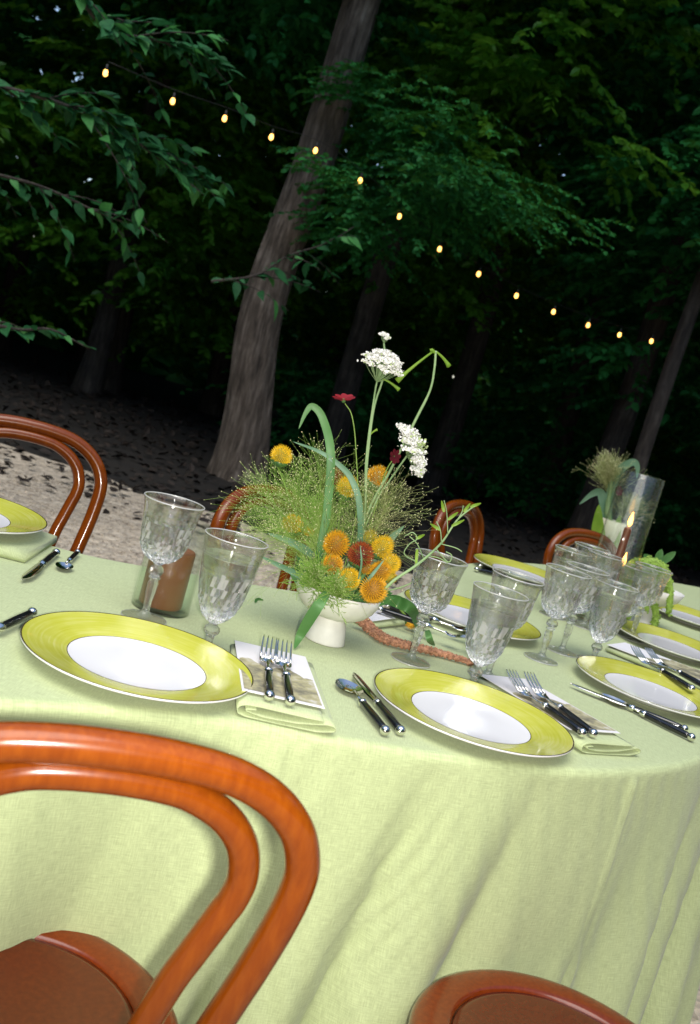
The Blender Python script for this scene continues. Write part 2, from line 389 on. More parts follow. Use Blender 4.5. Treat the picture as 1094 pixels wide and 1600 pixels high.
# ------------------------------------------------------------ leaves as geometry
LEAF = np.array([(0, 0, 0), (-.34, .30, .07), (-.26, .68, .05), (0, 1, -.08), (.26, .68, .05), (.34, .30, .07)])
def leaves(P, D, Nn, S, wid=1.0):
    """P base points, D directions along the leaf, Nn normals, S lengths -> verts, quads"""
    D = D/np.linalg.norm(D, axis=1, keepdims=True)
    X = np.cross(D, Nn); X /= np.linalg.norm(X, axis=1, keepdims=True)+1e-9
    Z = np.cross(X, D)
    V = P[:, None]+S[:, None, None]*(LEAF[None, :, 0:1]*wid*X[:, None]+LEAF[None, :, 1:2]*D[:, None]+LEAF[None, :, 2:3]*Z[:, None])
    n = len(P); Q = (np.array([(0, 1, 2, 3), (0, 3, 4, 5)])[None]+6*np.arange(n)[:, None, None]).reshape(-1, 4)
    return V.reshape(-1, 3), Q
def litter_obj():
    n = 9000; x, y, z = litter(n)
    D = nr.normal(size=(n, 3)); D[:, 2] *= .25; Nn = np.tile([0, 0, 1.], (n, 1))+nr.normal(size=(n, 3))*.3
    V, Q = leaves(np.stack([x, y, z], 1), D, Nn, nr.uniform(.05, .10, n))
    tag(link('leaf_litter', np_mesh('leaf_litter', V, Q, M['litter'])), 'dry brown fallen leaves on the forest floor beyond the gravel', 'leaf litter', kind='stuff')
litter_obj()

def crown_mesh(seed, rx, rz, nspray, leaf=.085, mat='leafA', hollow=.35):
    g = np.random.default_rng(seed)
    # clump centres, uneven outline
    nc = 34
    u = g.normal(size=(nc, 3)); u /= np.linalg.norm(u, axis=1, keepdims=True)
    cc = u*np.array([rx, rx, rz])*g.uniform(hollow, 1.0, (nc, 1))
    cs = g.uniform(.35, .85, nc)*rx*.45
    idx = g.integers(0, nc, nspray)
    o = g.normal(size=(nspray, 3))*np.array([1, 1, .45])*cs[idx, None]*.6
    base = cc[idx]+o
    dr = base+g.normal(size=(nspray, 3))*rx*.5; dr[:, 2] = dr[:, 2]*.15-.25*rx*g.random(nspray); dr /= np.linalg.norm(dr, axis=1, keepdims=True)
    k = 18
    L = g.uniform(.45, .95, nspray)
    t = np.linspace(.05, 1, k)
    P = base[:, None]+dr[:, None]*(L[:, None]*t[None])[..., None]; P[..., 2] -= .22*(L[:, None]*t[None])**2
    side = np.cross(dr, [0, 0, 1.]); side /= np.linalg.norm(side, axis=1, keepdims=True)+1e-9
    sg = np.where(np.arange(k) % 2, 1, -1)
    D = dr[:, None]*.7+side[:, None]*sg[None, :, None]*.9+g.normal(size=(nspray, k, 3))*.28; D[..., 2] -= .28
    Nn = np.array([0, 0, 1.])+g.normal(size=(nspray, k, 3))*.38
    S = leaf*g.uniform(.65, 1.25, (nspray, k))
    V, Q = leaves(P.reshape(-1, 3), D.reshape(-1, 3), Nn.reshape(-1, 3), S.ravel())
    return np_mesh('crown', V, Q, M[mat])
crowns = [crown_mesh(11, 2.3, 2.2, 800, .125, 'leafA'), crown_mesh(12, 2.6, 1.9, 850, .12, 'leafA'), crown_mesh(13, 2.0, 2.6, 560, .13, 'leafB'), crown_mesh(14, 2.8, 2.0, 560, .13, 'leafB')]
bush = [crown_mesh(21, 1.0, .9, 260, .10, 'leafA', .1), crown_mesh(22, 1.2, .8, 260, .085, 'leafA', .1)]

def trunk_mesh(h, r0, r1, lean=(0, 0), nseg=28, n=18, seed=0, limbs=True, rough=.05, flare=.35, mat='bark_d', bend=0.0):
    g = random.Random(seed); b = MB(); rows = []
    ph = [g.uniform(0, 6.28) for _ in range(8)]; V = []
    for i in range(nseg+1):
        t = i/nseg; z = h*t-.1*(i == 0)
        r = r0+(r1-r0)*t+r0*flare*math.exp(-z/.35)
        cx = lean[0]*z+.04*math.sin(z*.9+ph[0])+bend*math.exp(-((z-1.5)/1.0)**2); cy = lean[1]*z+.04*math.sin(z*.7+ph[1])
        for j in range(n):
            a = 2*PI*j/n
            rr = r*(1+rough*math.sin(5*a+ph[2]+z*.5)+rough*.7*math.sin(9*a+ph[3]-z*.8)+rough*.6*g.uniform(-1, 1)+.5*flare*math.exp(-z/.3)*math.sin(5*a+ph[4])*.4)
            V.append((cx+rr*math.cos(a), cy+rr*math.sin(a), z))
    b.add(V, [(i*n+j, i*n+(j+1) % n, (i+1)*n+(j+1) % n, (i+1)*n+j) for i in range(nseg) for j in range(n)]+[tuple(range(nseg*n, nseg*n+n))])
    if limbs:
        for q in range(7):
            z = h*g.uniform(.45, .95); a = g.uniform(0, 6.28); L = g.uniform(1.0, 2.2); rr = r1*.5
            p0 = Vector((lean[0]*z, lean[1]*z, z)); d = Vector((math.cos(a), math.sin(a), .35))
            b.tube([p0+d*L*s+Vector((0, 0, -.15*L*s*s)) for s in (0, .25, .5, .75, 1)], [rr, rr*.8, rr*.6, rr*.4, rr*.15], 6)
    return b
def tree(x, y, h, r0, r1, cz, label, lean=(0, 0), var=0, mat='bark_d', group=None, ntr=18, cs=1.0, seed=1, rot=0, crown=True, rough=.05, bend=0.0, extra=()):
    t = empty('tree', (x, y, 0), 0, label, 'tree', group)
    trunk_mesh(h, r0, r1, lean, 60 if ntr > 30 else 20, ntr, seed, True, rough, bend=bend).build('trunk', M[mat], t)
    if crown:
        for k, (dx, dy, z, vv, sc) in enumerate([(0, 0, cz, var, cs)]+list(extra)):
            c = link('crown', crowns[vv % 4], t); c.location = (lean[0]*z+dx, lean[1]*z+dy, z); c.rotation_euler = (0, 0, rot+k*1.7); c.scale = (sc,)*3
    return t

mt = at(362, 752, 0)
tree(mt[0], mt[1]+.25, 9, .200, .105, 6.6, 'big grey-barked tree with a thick leaning trunk standing at the gravel edge behind the flowers',
     lean=(.0, .0), var=0, mat='bark', ntr=56, seed=3, rough=.035, bend=-.17, extra=((.9, -.3, 3.0, 1, .42), (1.6, .8, 4.6, 2, .7), (-1.5, .6, 5.4, 1, .8)))
B1 = [
 # px, py of the base level, distance, radius, label
 ((560, 560), 11.0, .14, 'slim dark tree just right of the big grey trunk'),
 ((763, 457), 13.0, .15, 'dark straight tree whose trunk crosses the middle of the string lights'),
 ((975, 350), 13.5, .16, 'brown tree trunk near the top right below the bright sky gap'),
 ((1012, 700), 10.0, .08, 'pale grey tree trunk at the far right above the tall candle glass'),
]
for k, ((px, py), y, r, lab) in enumerate(B1):
    q = aty(px, py, y)
    tree(q[0], q[1], 9+k*.5, r, r*.6, 6.2+.4*k, lab, var=k % 4, mat='bark_d'if k in (9,) else 'bark_d', seed=30+k, cs=1.1, rot=k,
         extra=((.6-.2*k, 1.0, 3.6+.2*k, (k+2) % 4, .75),))
g2 = random.Random(5)
GR = 'forest trees around the clearing'
for k in range(34):                           # the wood behind, and the ring of trees that closes the clearing
    if k < 14: x = -9+18*((k*5 % 14)/13)+g2.uniform(-.6, .6); y = 11+g2.uniform(0, 8)
    else:
        a = 2*PI*(k-14)/20; x = 11.5*math.cos(a)+g2.uniform(-.8, .8); y = 1+10.5*math.sin(a)+g2.uniform(-.8, .8)
        if y > 6 and abs(x) < 8: y += 3.5
    cz = g2.uniform(4.6, 7.5)
    tree(x, y, 9.5, .15, .08, cz, 'leafy forest tree in the dark wood around the clearing', var=g2.randrange(4), group=GR, ntr=10, seed=60+k, cs=g2.uniform(.95, 1.3), rot=g2.uniform(0, 6),
         extra=((g2.uniform(-.8, .8), g2.uniform(-.8, .8), g2.uniform(2.4, 3.4), g2.randrange(4), g2.uniform(.8, 1.1)),))
# understory shrubs
SH = 'understory shrubs at the forest edge'
for k in range(8):
    x = -.5+8*((k*3 % 8)/7)+g2.uniform(-.4, .4); y = 11.5+g2.uniform(0, 3.5); z = g2.uniform(.5, 1.1)
    s = empty('shrub', (x, y, 0), 0, 'low leafy shrub in the shade at the edge of the wood', 'shrub', SH)
    c = link('foliage', bush[k % 2], s); c.location = (0, 0, z); c.rotation_euler = (0, 0, g2.uniform(0, 6)); sc = g2.uniform(.8, 1.25); c.scale = (sc, sc, sc)
    b = MB(); b.tube([(0, 0, 0), (.03, .02, z*.6), (0, .05, z+.4)], [.02, .015, .006], 6); b.build('stem', M['bark_d'], s)
# the far wood that reads as one mass
def far_wood():
    n = 78000; g = np.random.default_rng(3)
    a = g.uniform(0, 2*PI, n); rr = g.uniform(19, 27, n); z = 12*g.random(n)**2.8+g.uniform(-.3, .5, n); z = np.where((z > 5.0) & (g.random(n) < .8) & (rr*np.cos(a) > 2), z*.4, z)
    P = np.stack([rr*np.cos(a), 2+rr*np.sin(a), np.clip(z, 0.1, 14)], 1)
    D = g.normal(size=(n, 3)); Nn = g.normal(size=(n, 3))+np.array([0, 0, .8])
    V, Q = leaves(P, D, Nn, g.uniform(.35, .75, n), 1.2)
    return np_mesh('far_wood', V, Q, M['leafA'])
tag(link('far_wood', far_wood()), 'dark mass of foliage deep in the wood', 'wood', kind='stuff')

# the nearer branch hanging in from the left: every leaf of it is a part
leaf_me = None
def big_leaf_mesh(name, mat, L=1.0, W=.56, curl=.16):
    b = MB(); V = []; n = 8
    for i in range(n+1):
        t = i/n; wd = W*math.sin(PI*min(1, t*1.02+.01)**.75)*(1-t*.25)*.5; z = -curl*t*t
        V += [(-wd, t*L, z+.10*wd*2), (0, t*L, z), (wd, t*L, z+.10*wd*2)]
    Fc = []
    for i in range(n):
        Fc += [(3*i, 3*i+1, 3*i+4, 3*i+3), (3*i+1, 3*i+2, 3*i+5, 3*i+4)]
    b.add(V, Fc); me = bpy.data.meshes.new(name); me.from_pydata(b.v, [], b.f); me.polygons.foreach_set('use_smooth', [True]*len(me.polygons)); me.materials.append(mat)
    return me
M['leafC2'] = leafy('near_leaf_dark', (.010, .06, .022), (.025, .12, .035), rough=.6, spec=.15, trans=.3, scale=5)
M['leafC3'] = leafy('near_leaf_light', (.05, .22, .06), (.09, .32, .07), rough=.5, spec=.2, trans=.35, scale=5)
leafCs = [big_leaf_mesh('leaf', M['leafC']), big_leaf_mesh('leaf', M['leafC2'], 1.0, .48, .30), big_leaf_mesh('leaf', M['leafC'], .85, .62, -.10), big_leaf_mesh('leaf', M['leafC3'], 1.0, .5, .22), big_leaf_mesh('leaf', M['leafC2'], .7, .58, .05)]
def branch(label, pix, y, yend, nl, size, seed, twigs=5, wide=1.0):
    g = random.Random(seed); k = len(pix)
    pts = [aty(px, py, y+(yend-y)*i/(k-1)) for i, (px, py) in enumerate(pix)]
    root = empty('leafy_branch', pts[0], 0, label, 'branch'); P0 = pts[0]
    sp = [p-P0 for p in spline(pts, 8)]
    b = MB(); b.tube(sp, [.012*(1-.75*i/len(sp)) for i in range(len(sp))], 6)
    paths = [sp]
    for q in range(twigs):
        i0 = int(len(sp)*(.1+.75*q/twigs)); p = Vector(sp[i0]); d = (Vector(sp[min(i0+3, len(sp)-1)])-p).normalized()
        sd = Vector((g.uniform(-.5, .5), g.uniform(-.6, .6), g.choice([-1, 1])*g.uniform(.3, .9))); d = (d+sd*.8).normalized(); L = g.uniform(.25, .55)
        tw = [p+d*L*s+Vector((0, 0, -.12*s*s)) for s in np.linspace(0, 1, 9)]
        b.tube(tw, [.005*(1-.7*i/8) for i in range(9)], 5); paths.append([np.array(v) for v in tw])
    b.build('twig', M['bark_d'], root)
    tot = 0
    for pi, pa in enumerate(paths):
        m = nl if pi == 0 else int(nl*.35)
        for i in range(m):
            f = (i+.5)/m*(len(pa)-1); a = pa[int(f)]; d = pa[min(int(f)+1, len(pa)-1)]-pa[max(int(f)-1, 0)]; d = Vector(d).normalized()
            sg = 1 if i % 2 else -1; upv = Vector((0, 0, 1)); sd = d.cross(upv).normalized()*sg
            ld = (d*.7+sd*.75+Vector((g.gauss(0, .35), g.gauss(0, .35), g.uniform(-.75, .4)))).normalized()
            nz = Vector((g.uniform(-.8, .8), g.uniform(-1.2, .4), 1)).normalized(); xx = ld.cross(nz).normalized(); zz = xx.cross(ld)
            s = size*g.uniform(.5, 1.3)
            o = link('leaf', g.choice(leafCs), root)
            o.matrix_local = Matrix(((xx.x*s, ld.x*s, zz.x*s, a[0]), (xx.y*s, ld.y*s, zz.y*s, a[1]), (xx.z*s, ld.z*s, zz.z*s, a[2]), (0, 0, 0, 1)))
            tot += 1
    return root
branch('leafy branch reaching in from the left, its tip leaves catching the flash', [(-60, 120), (90, 160), (190, 205), (250, 250), (320, 305)], 5.0, 5.7, 60, .105, 2, 12)
branch('leafy branch hanging at the top left beside the first string bulb', [(90, -60), (160, 40), (230, 60), (300, 75), (345, 90)], 5.0, 5.6, 44, .105, 4, 9)
branch('leafy twig low at the left edge above the left bentwood chair', [(-40, 500), (30, 515), (80, 515), (140, 545)], 5.2, 5.4, 12, .12, 6, 1)
branch('shaded branch under the flash-lit one at the left', [(-60, 260), (60, 290), (150, 330), (225, 360)], 5.8, 6.1, 24, .11, 8, 6)
branch('leafy shoots in front of the big tree trunk', [(330, 440), (400, 430), (450, 400), (510, 380), (560, 350)], 7.1, 7.4, 22, .12, 9, 6)

# ------------------------------------------------------------ string lights
BULBS = [(165, 114), (270, 158), (351, 185), (424, 214), (493, 235), (563, 282), (624, 338), (687, 389), (748, 428), (807, 462), (865, 487), (919, 508), (968, 523), (1018, 533), (1066, 545), (1112, 556)]
def bulb_y(i):
    return 7.06+.23*i if i < 5 else 7.98+.22*(i-4)
sl = empty('string_lights', aty(493, 215, bulb_y(4)), 0, 'string of warm glowing bulbs strung from tree to tree across the dark wood', 'string lights')
S0 = np.array(sl.location)
bm_b = MB(); bm_b.lathe([(.0005, 0), (.012, .006), (.0165, .018), (.015, .032), (.009, .046), (.0005, .048)], 12)
bulb0 = None
wire = []
for i, (px, py) in enumerate(BULBS):
    y = bulb_y(i); p = aty(px, py, y)-S0; wire.append(p+np.array([0, 0, .075]))
    if bulb0 is None: b = bm_b.build('bulb', M['bulb'], sl); bulb0 = b
    else: b = bulb0.copy(); COL.objects.link(b)
    b.location = p-np.array([0, 0, .024])
    if i == 0: so = MB(); so.lathe([(.0005, .082), (.009, .08), (.010, .045), (.0095, .043)], 10); sok = so.build('socket', M['cable'], sl)
    else: sok = sok.copy(); COL.objects.link(sok)
    sok.location = p-np.array([0, 0, .024])
b = MB(); b.tube(spline(wire, 6), .0022, 5); b.build('cable', M['cable'], sl)

# ------------------------------------------------------------ tablecloth of the serpentine table
OUT = [(-1.5, .70), (-1.1, .80), (-.75, .88), (-.48, .98), (-.34, 1.06), (-.22, 1.14), (-.13, 1.19), (-.036, 1.232), (.046, 1.257), (.12, 1.282), (.22, 1.318), (.364, 1.383), (.472, 1.451), (.603, 1.565), (.70, 1.68),
       (.82, 1.84), (.94, 2.05), (1.04, 2.35), (1.16, 2.7), (1.38, 3.05), (1.72, 3.38), (2.2, 3.65), (2.45, 4.0), (2.2, 4.42), (1.65, 4.28), (1.15, 3.95), (.78, 3.6), (.52, 3.28), (.37, 3.0), (.27, 2.72), (.20, 2.45),
       (.13, 2.22), (.02, 2.09), (-.1, 2.005), (-.22, 1.945), (-.34, 1.878), (-.46, 1.835), (-.62, 1.835), (-1.0, 1.80), (-1.45, 1.72), (-1.62, 1.45), (-1.66, 1.0)]
def tablecloth():
    P = np.array(spline(OUT, 16, True))
    # even spacing
    seg = np.linalg.norm(np.roll(P, -1, 0)-P, axis=1); s = np.concatenate([[0], np.cumsum(seg)]); T = s[-1]; N = 1500
    PP = np.concatenate([P, P[:1]]); u = np.linspace(0, T, N, endpoint=False)
    E = np.stack([np.interp(u, s, PP[:, 0]), np.interp(u, s, PP[:, 1])], 1)
    tan = np.roll(E, -1, 0)-np.roll(E, 1, 0); tan /= np.linalg.norm(tan, axis=1, keepdims=True)
    nrm = np.stack([tan[:, 1], -tan[:, 0]], 1)           # outward for counter-clockwise
    rows = []; R = .012
    prof = [(-.02, 0)]+[(R*math.sin(a)-R, -R+R*math.cos(a)) for a in (0.0, .4, .8, 1.2, PI/2)]
    drops = [.02+.725*(i/40)**1.15 for i in range(41)]
    g = np.random.default_rng(4)
    def fold(u):
        return (.55*np.sin(2*PI*u/.27+.7)+.42*np.sin(2*PI*u/.151+2.1)+.16*np.sin(2*PI*u/.093+.3)+.30*np.sin(2*PI*u/.74))
    V = []; UV = []
    # in-between rings on the top so that the surface can carry the faintest waves
    for (o, dz) in prof:
        V += [(E[i, 0]+nrm[i, 0]*o, E[i, 1]+nrm[i, 1]*o, TZ+dz) for i in range(N)]; UV += [(u[i], 10+dz-abs(o)) for i in range(N)]
    # where the seats push against the cloth, folds lie back
    seats = [(-.20, 1.0), (.46, 1.2)]
    UC = lambda x, y: u[int(np.argmin((E[:, 0]-x)**2+(E[:, 1]-y)**2))]
    for d in drops:
        t = d/.745
        uu = u+.13*(t)                                     # folds run slightly askew
        f = fold(uu)
        v1 = 2*np.abs(np.sin(PI*uu/.205+.6*np.sin(2*PI*uu/.9)))**.8-1; sharp = .55*np.tanh(f*1.1)+.6*v1
        amp = .062*t**1.0
        # ironed crease
        cr = np.exp(-((u-UC(.53, 1.50))/.005)**2)*.006+np.exp(-((u-UC(.0, 1.245))/.005)**2)*.004
        wr = .0042*np.sin(2*PI*(u+d*.5)/.030+1.3*np.sin(d*30))*np.exp(-((u-UC(.19, 1.31)+.25*(d-.2))/.06)**2)*math.exp(-((d-.22)/.13)**2)
        wr = wr+.0016*np.sin(2*PI*(u-d*.35)/.041+2*np.sin(u*9))*np.sin(u*5+d*8)
        off = amp*sharp+cr+wr+.018*t+.0022*np.sin(2*PI*u/.05+5*np.sin(d*9))*t
        near = np.zeros(N)
        for sx, sy in seats:
            near = np.maximum(near, np.exp(-(((E[:, 0]-sx)**2+(E[:, 1]-sy-.19)**2)/.007)))
        off = off*(1-near)+(-.035*t+.25*off)*near
        V += [(E[i, 0]+nrm[i, 0]*off[i], E[i, 1]+nrm[i, 1]*off[i], TZ-d) for i in range(N)]; UV += [(u[i], 10-d) for i in range(N)]
    nrw = len(prof)+len(drops)
    Fc = [((k+1)*N+i, (k+1)*N+(i+1) % N, k*N+(i+1) % N, k*N+i) for k in range(nrw-1) for i in range(N)]
    Fc.append(tuple(range(N)))
    me = bpy.data.meshes.new('tablecloth'); me.from_pydata(V, [], Fc)
    uvl = me.uv_layers.new(name='UVMap'); arr = np.empty(len(me.loops)*2, np.float32)
    vi = np.empty(len(me.loops), np.int32); me.loops.foreach_get('vertex_index', vi)
    UVa = np.array(UV, np.float32); Va = np.array(V, np.float32)
    tot = np.empty(len(me.polygons), np.int32); me.polygons.foreach_get('loop_total', tot)
    out = UVa[vi].copy(); st = len(vi)-N; out[st:] = Va[vi[st:], :2]
    # seam column: keep u continuous
    quad = vi[:st].reshape(-1, 4) % N; o4 = out[:st].reshape(-1, 4, 2); wrap = quad.max(1)-quad.min(1) > 2
    o4[wrap, :, 0] = np.where(quad[wrap] < 2, o4[wrap, :, 0]+T, o4[wrap, :, 0])
    uvl.data.foreach_set('uv', out.ravel())
    me.polygons.foreach_set('use_smooth', [True]*len(me.polygons)); me.materials.append(M['cloth'])
    o = link('tablecloth', me)
    return tag(o, 'pale green linen cloth covering the winding dining table down to the ground', 'tablecloth')
CREASE = 2.02
tablecloth()

# ------------------------------------------------------------ bentwood chairs
OC = [(0, .118), (.05, .116), (.1, .108), (.14, .09), (.17, .063), (.187, .03), (.191, 0), (.188, -.04), (.18, -.09), (.172, -.13), (.155, -.22), (.148, -.30)]
IC = [(0, .093), (.04, .091), (.07, .085), (.103, .068), (.127, .042), (.138, .01), (.137, -.015), (.132, -.033), (.119, -.078), (.108, -.118), (.094, -.2), (.088, -.285)]
def make_chair():
    root = empty('bentwood_chair')
    lean = .2
    def path(C, legs):
        half = [(x, -(z+.3)*lean, TZ+z) for x, z in C]
        if legs: half += [(.158, -.012, .36), (.172, -.035, .22), (.188, -.065, .08), (.196, -.085, 0)]
        full = [(-x, y, z) for x, y, z in reversed(half)]+half[1:]
        return spline(full, 6)
    b = MB(); b.tube(path(OC, True), .0160, 20); b.build('back_hoop', M['wood'], root)
    b = MB(); b.tube(path(IC, False), .0142, 20); b.build('inner_hoop', M['wood'], root)
    c = (0, .16, .46); R = .2
    b = MB(); pr = [(R-.052, -.006), (R-.05, -.0025), (R-.046, .0), (R-.016, .0)]+[(R-.016+.016*math.sin(a), -.016+.016*math.cos(a)) for a in (.4, .8, 1.2, PI/2, 2.0, 2.5, PI)]+[(R-.05, -.033), (R-.052, -.006)]
    b.lathe(pr, 64, c); b.build('seat_rim', M['wood_shade'], root)
    b = MB(); b.lathe([(.0005, -.009), (.06, -.0085), (.11, -.006), (.138, -.003), (.1455, -.0035), (.147, -.007), (.147, -.02), (.0005, -.02)], 56, c); b.build('seat_panel', M['veneer'], root)
    for sx in (-1, 1):
        b = MB(); a = math.radians(48); x, y = .165*math.sin(a)*sx, .16+.165*math.cos(a)
        b.tube([(x, y, .44), (x*1.03, y+.008, .3), (x*1.08, y+.02, .12), (x*1.14, y+.034, 0)], [.016, .0155, .013, .011], 12); b.build('leg', M['wood'], root)
    b = MB(); ring = [(.145*math.cos(t), .15+.15*math.sin(t), .27) for t in np.linspace(0, 2*PI, 41)]; b.tube(ring, .010, 10); b.build('leg_ring', M['wood'], root)
    return root
CH = 'bentwood chairs round the table'
chair0 = make_chair()
def put_chair(x, y, h, label, first=False):
    o = chair0 if first else copy_tree(chair0)
    o.location = (x, y, 0); o.rotation_euler = (0, 0, h); tag(o, label, 'chair', CH)
put_chair(-.15, .852, .353, 'large orange-brown bentwood chair nearest the camera at the bottom left', True)
c2 = (.455, 1.195); h2 = .9
put_chair(c2[0]+.16*math.sin(h2), c2[1]-.16*math.cos(h2), h2, 'bentwood chair at the bottom right with only its round seat in view')
put_chair(-.751, 2.347, 3.52, 'bentwood chair across the table at the left edge in front of the gravel')
put_chair(-.126, 2.432, 4.20, 'bentwood chair half hidden behind the grasses of the centrepiece')
put_chair(.448, 3.491, 4.20, 'bentwood chair right of the flowers with a double hoop against the dark wood')
put_chair(.93, 3.72, 3.78, 'farthest bentwood chair, its hoop rising behind the group of glasses')

# ------------------------------------------------------------ plates
def make_plate():
    root = empty('charger_plate')
    b = MB(); b.lathe([(.0004, .0075), (.05, .0075), (.085, .0083), (.0920, .0092)], 72); b.build('well', M['porcelain'], root)
    b = MB(); b.lathe([(.0932, .0094), (.10, .0112), (.12, .0155), (.14, .0196), (.1525, .0220)], 96); b.build('glazed_rim', M['rim'], root)
    b = MB(); b.lathe([(.0920, .0092), (.0926, .0096), (.0932, .0094)], 72); b.lathe([(.1525, .0220), (.1538, .0224), (.1546, .0220)], 96); b.build('rim_line', M['line'], root)
    b = MB(); b.lathe([(.1546, .0220), (.1550, .0205), (.1535, .0188), (.13, .0135), (.10, .0065), (.088, .0030), (.086, .0004), (.082, .0004), (.080, .003), (.0004, .003)], 96); b.build('foot', M['porcelain'], root)
    return root
PL = 'chartreuse-rimmed charger plates'
plate0 = make_plate()
PLATES = [(-.2104, 1.3066, 'large white and chartreuse plate at the left, in front of the pillar candle', 0),
          (.2637, 1.489, 'chartreuse-rimmed plate in the middle of the near side, between knife and forks', 1),
          (.6789, 1.995, 'chartreuse-rimmed plate on the near side at the right edge beside the water glass', 2),
          (.895, 2.575, 'chartreuse-rimmed plate at the right behind the tall candle glass', 3),
          (.325, 2.20, 'chartreuse-rimmed plate across the table behind the crossing glasses', 4),
          (-.655, 1.745, 'chartreuse-rimmed plate cut by the left edge in front of the left chair', 5),
          (.56, 3.06, 'far chartreuse-rimmed plate set in front of the double-hooped chair', 6),
          (1.12, 3.15, 'far chartreuse-rimmed plate at the right edge beyond the trailing green flowers', 7)]
for i, (x, y, lab, k) in enumerate(PLATES):
    o = plate0 if i == 0 else copy_tree(plate0)
    z = TZ+.001 + (.020 if k == 5 else 0)
    o.location = (x, y, z); o.rotation_euler = (0, 0, 1.3*k); tag(o, lab, 'plate', PL)

# ------------------------------------------------------------ napkins, menu cards
def ribbon(sec, y0, y1, th, ny=8, taper=0.0):
    """cross-section sec [(x,z)] thickened and drawn out along y"""
    S = [np.array(p) for p in sec]; n = len(S); V = []; Fc = []
    nn = []
    for i in range(n):
        d = S[min(i+1, n-1)]-S[max(i-1, 0)]; d = d/np.linalg.norm(d); nn.append(np.array([-d[1], d[0]]))
    ring = [S[i]+nn[i]*th/2 for i in range(n)]+[S[i]-nn[i]*th/2 for i in range(n-1, -1, -1)]; m = len(ring)
    for k in range(ny+1):
        y = y0+(y1-y0)*k/ny
        for p in ring: V.append((p[0]*(1-taper*k/ny), y, max(.0006, p[1]*(1-.35*k/ny))))
    for k in range(ny):
        for i in range(m): Fc.append((k*m+i, k*m+(i+1) % m, (k+1)*m+(i+1) % m, (k+1)*m+i))
    Fc += [tuple(range(m-1, -1, -1)), tuple(range(ny*m, ny*m+m))]
    return V, Fc
def uv_box(o):
    me = o.data; uvl = me.uv_layers.new(name='UVMap')
    for l in me.loops:
        c = me.vertices[l.vertex_index].co; uvl.data[l.index].uv = (c.x+c.z, c.y)
def make_napkin():
    root = empty('napkin')
    sec = spline([(.048, .0175), (.01, .0170), (-.035, .0180), (-.058, .0160), (-.064, .0095), (-.058, .0030), (-.03, .0014), (.02, .0014), (.050, .0030), (.064, .0070), (.064, .0120), (.054, .0140), (.036, .0105), (.005, .0066), (-.03, .0060), (-.05, .0085), (-.052, .0115), (-.04, .0130)], 6)
    V, Fc = ribbon(sec, -.14, .13, .0013); b = MB(); b.add(V, Fc); o = b.build('folded_linen', M['napkin'], root); uv_box(o)
    return root
def make_card():
    root = empty('menu_card')
    b = MB(); b.box((0, 0, .0006), (.112, .235, .0009)); b.build('card', M['paper'], root, False)
    # the printed landscape: its ragged skyline runs across the card
    b = MB(); n = 24; V = []; g = random.Random(3)
    for i in range(n+1):
        x = -.053+.106*i/n; top = .028+.010*math.sin(i*.5)+.004*g.uniform(-1, 1)-.022*i/n
        V += [(x, -.110, .0015), (x, top, .0015)]
    b.add(V, [(2*i, 2*i+2, 2*i+3, 2*i+1) for i in range(n)]); b.build('printed_picture', M['print'], root, False)
    return root
nap0 = make_napkin(); card0 = make_card()
NG, CG = 'folded green linen napkins', 'printed menu cards on the napkins'
def setnap(k, x, y, rz, labn, labc, first=False, cz=.0195):
    n = nap0 if first else copy_tree(nap0); n.location = (x, y, TZ+.0008); n.rotation_euler = (0, 0, rz); tag(n, labn, 'napkin', NG)
    if labc:
        c = card0 if first else copy_tree(card0); dx, dy = -.004, .014
        c.location = (x+dx*math.cos(rz)-dy*math.sin(rz), y+dx*math.sin(rz)+dy*math.cos(rz), TZ+cz-.0004); c.rotation_euler = (-.028, 0, rz); tag(c, labc, 'menu card', CG)
n1a, n1b = at(446, 1118, TZ+.01), at(425, 1012, TZ+.015); rz1 = math.atan2(-(n1b[0]-n1a[0]), n1b[1]-n1a[1])
setnap(0, n1a[0]-.125*math.sin(rz1)*1.0, n1a[1]+.125*math.cos(rz1), rz1, 'folded green napkin with curled end between the two near plates', 'menu card with a sketchy landscape print under the forks of the left near plate', True)
n2a, n2b = at(945, 1165, TZ+.01), at(790, 1060, TZ+.015); rz2 = math.atan2(-(n2b[0]-n2a[0]), n2b[1]-n2a[1])
setnap(1, n2a[0]-.125*math.sin(rz2), n2a[1]+.125*math.cos(rz2), rz2, 'folded green napkin with looped end right of the middle near plate', 'menu card under the black-handled forks right of the middle near plate')
rz3 = .95
setnap(2, .80, 2.285, rz3, 'folded green napkin reaching past the right plate towards the glasses', 'pale menu card behind the plate at the right edge')
setnap(3, .12, 2.02, PI/2+1.0, 'folded green napkin across the table beneath the white card by the vase', 'white menu card lying behind the pink amaranth stem')

# the padded fold of cloth under the left-hand plate
b = MB(); sec = [(-.09+.012*(1-math.cos(a)) if 0 else 0, 0) for a in (0,)]
pts = []
prof = [(-.105, .001), (-.108, .008), (-.100, .017), (-.085, .0195), (.0, .0195), (.085, .0190), (.098, .015), (.104, .007), (.102, .001)]
V = []; ns = 10
for k in range(ns+1):
    x = -.30+.46*k/ns; e = max(0, (k-ns+2)/2)
    for (yy, zz) in prof: V.append((x+(0 if e == 0 else .0), yy*(1-.06*e*e), max(.0006, zz*(1-.10*e*e))))
m_ = len(prof)
b.add(V, [(k*m_+i, (k+1)*m_+i, (k+1)*m_+(i+1) % m_, k*m_+(i+1) % m_) for k in range(ns) for i in range(m_)]+[tuple(range(m_)), tuple(range(ns*m_+m_-1, ns*m_-1, -1))])
o = b.build('folded_cloth', M['napkin']); uv_box(o); o.location = (-.655, 1.745, TZ+.0006); o.rotation_euler = (0, 0, .05)
tag(o, 'thick fold of green linen under the plate at the left edge', 'cloth')

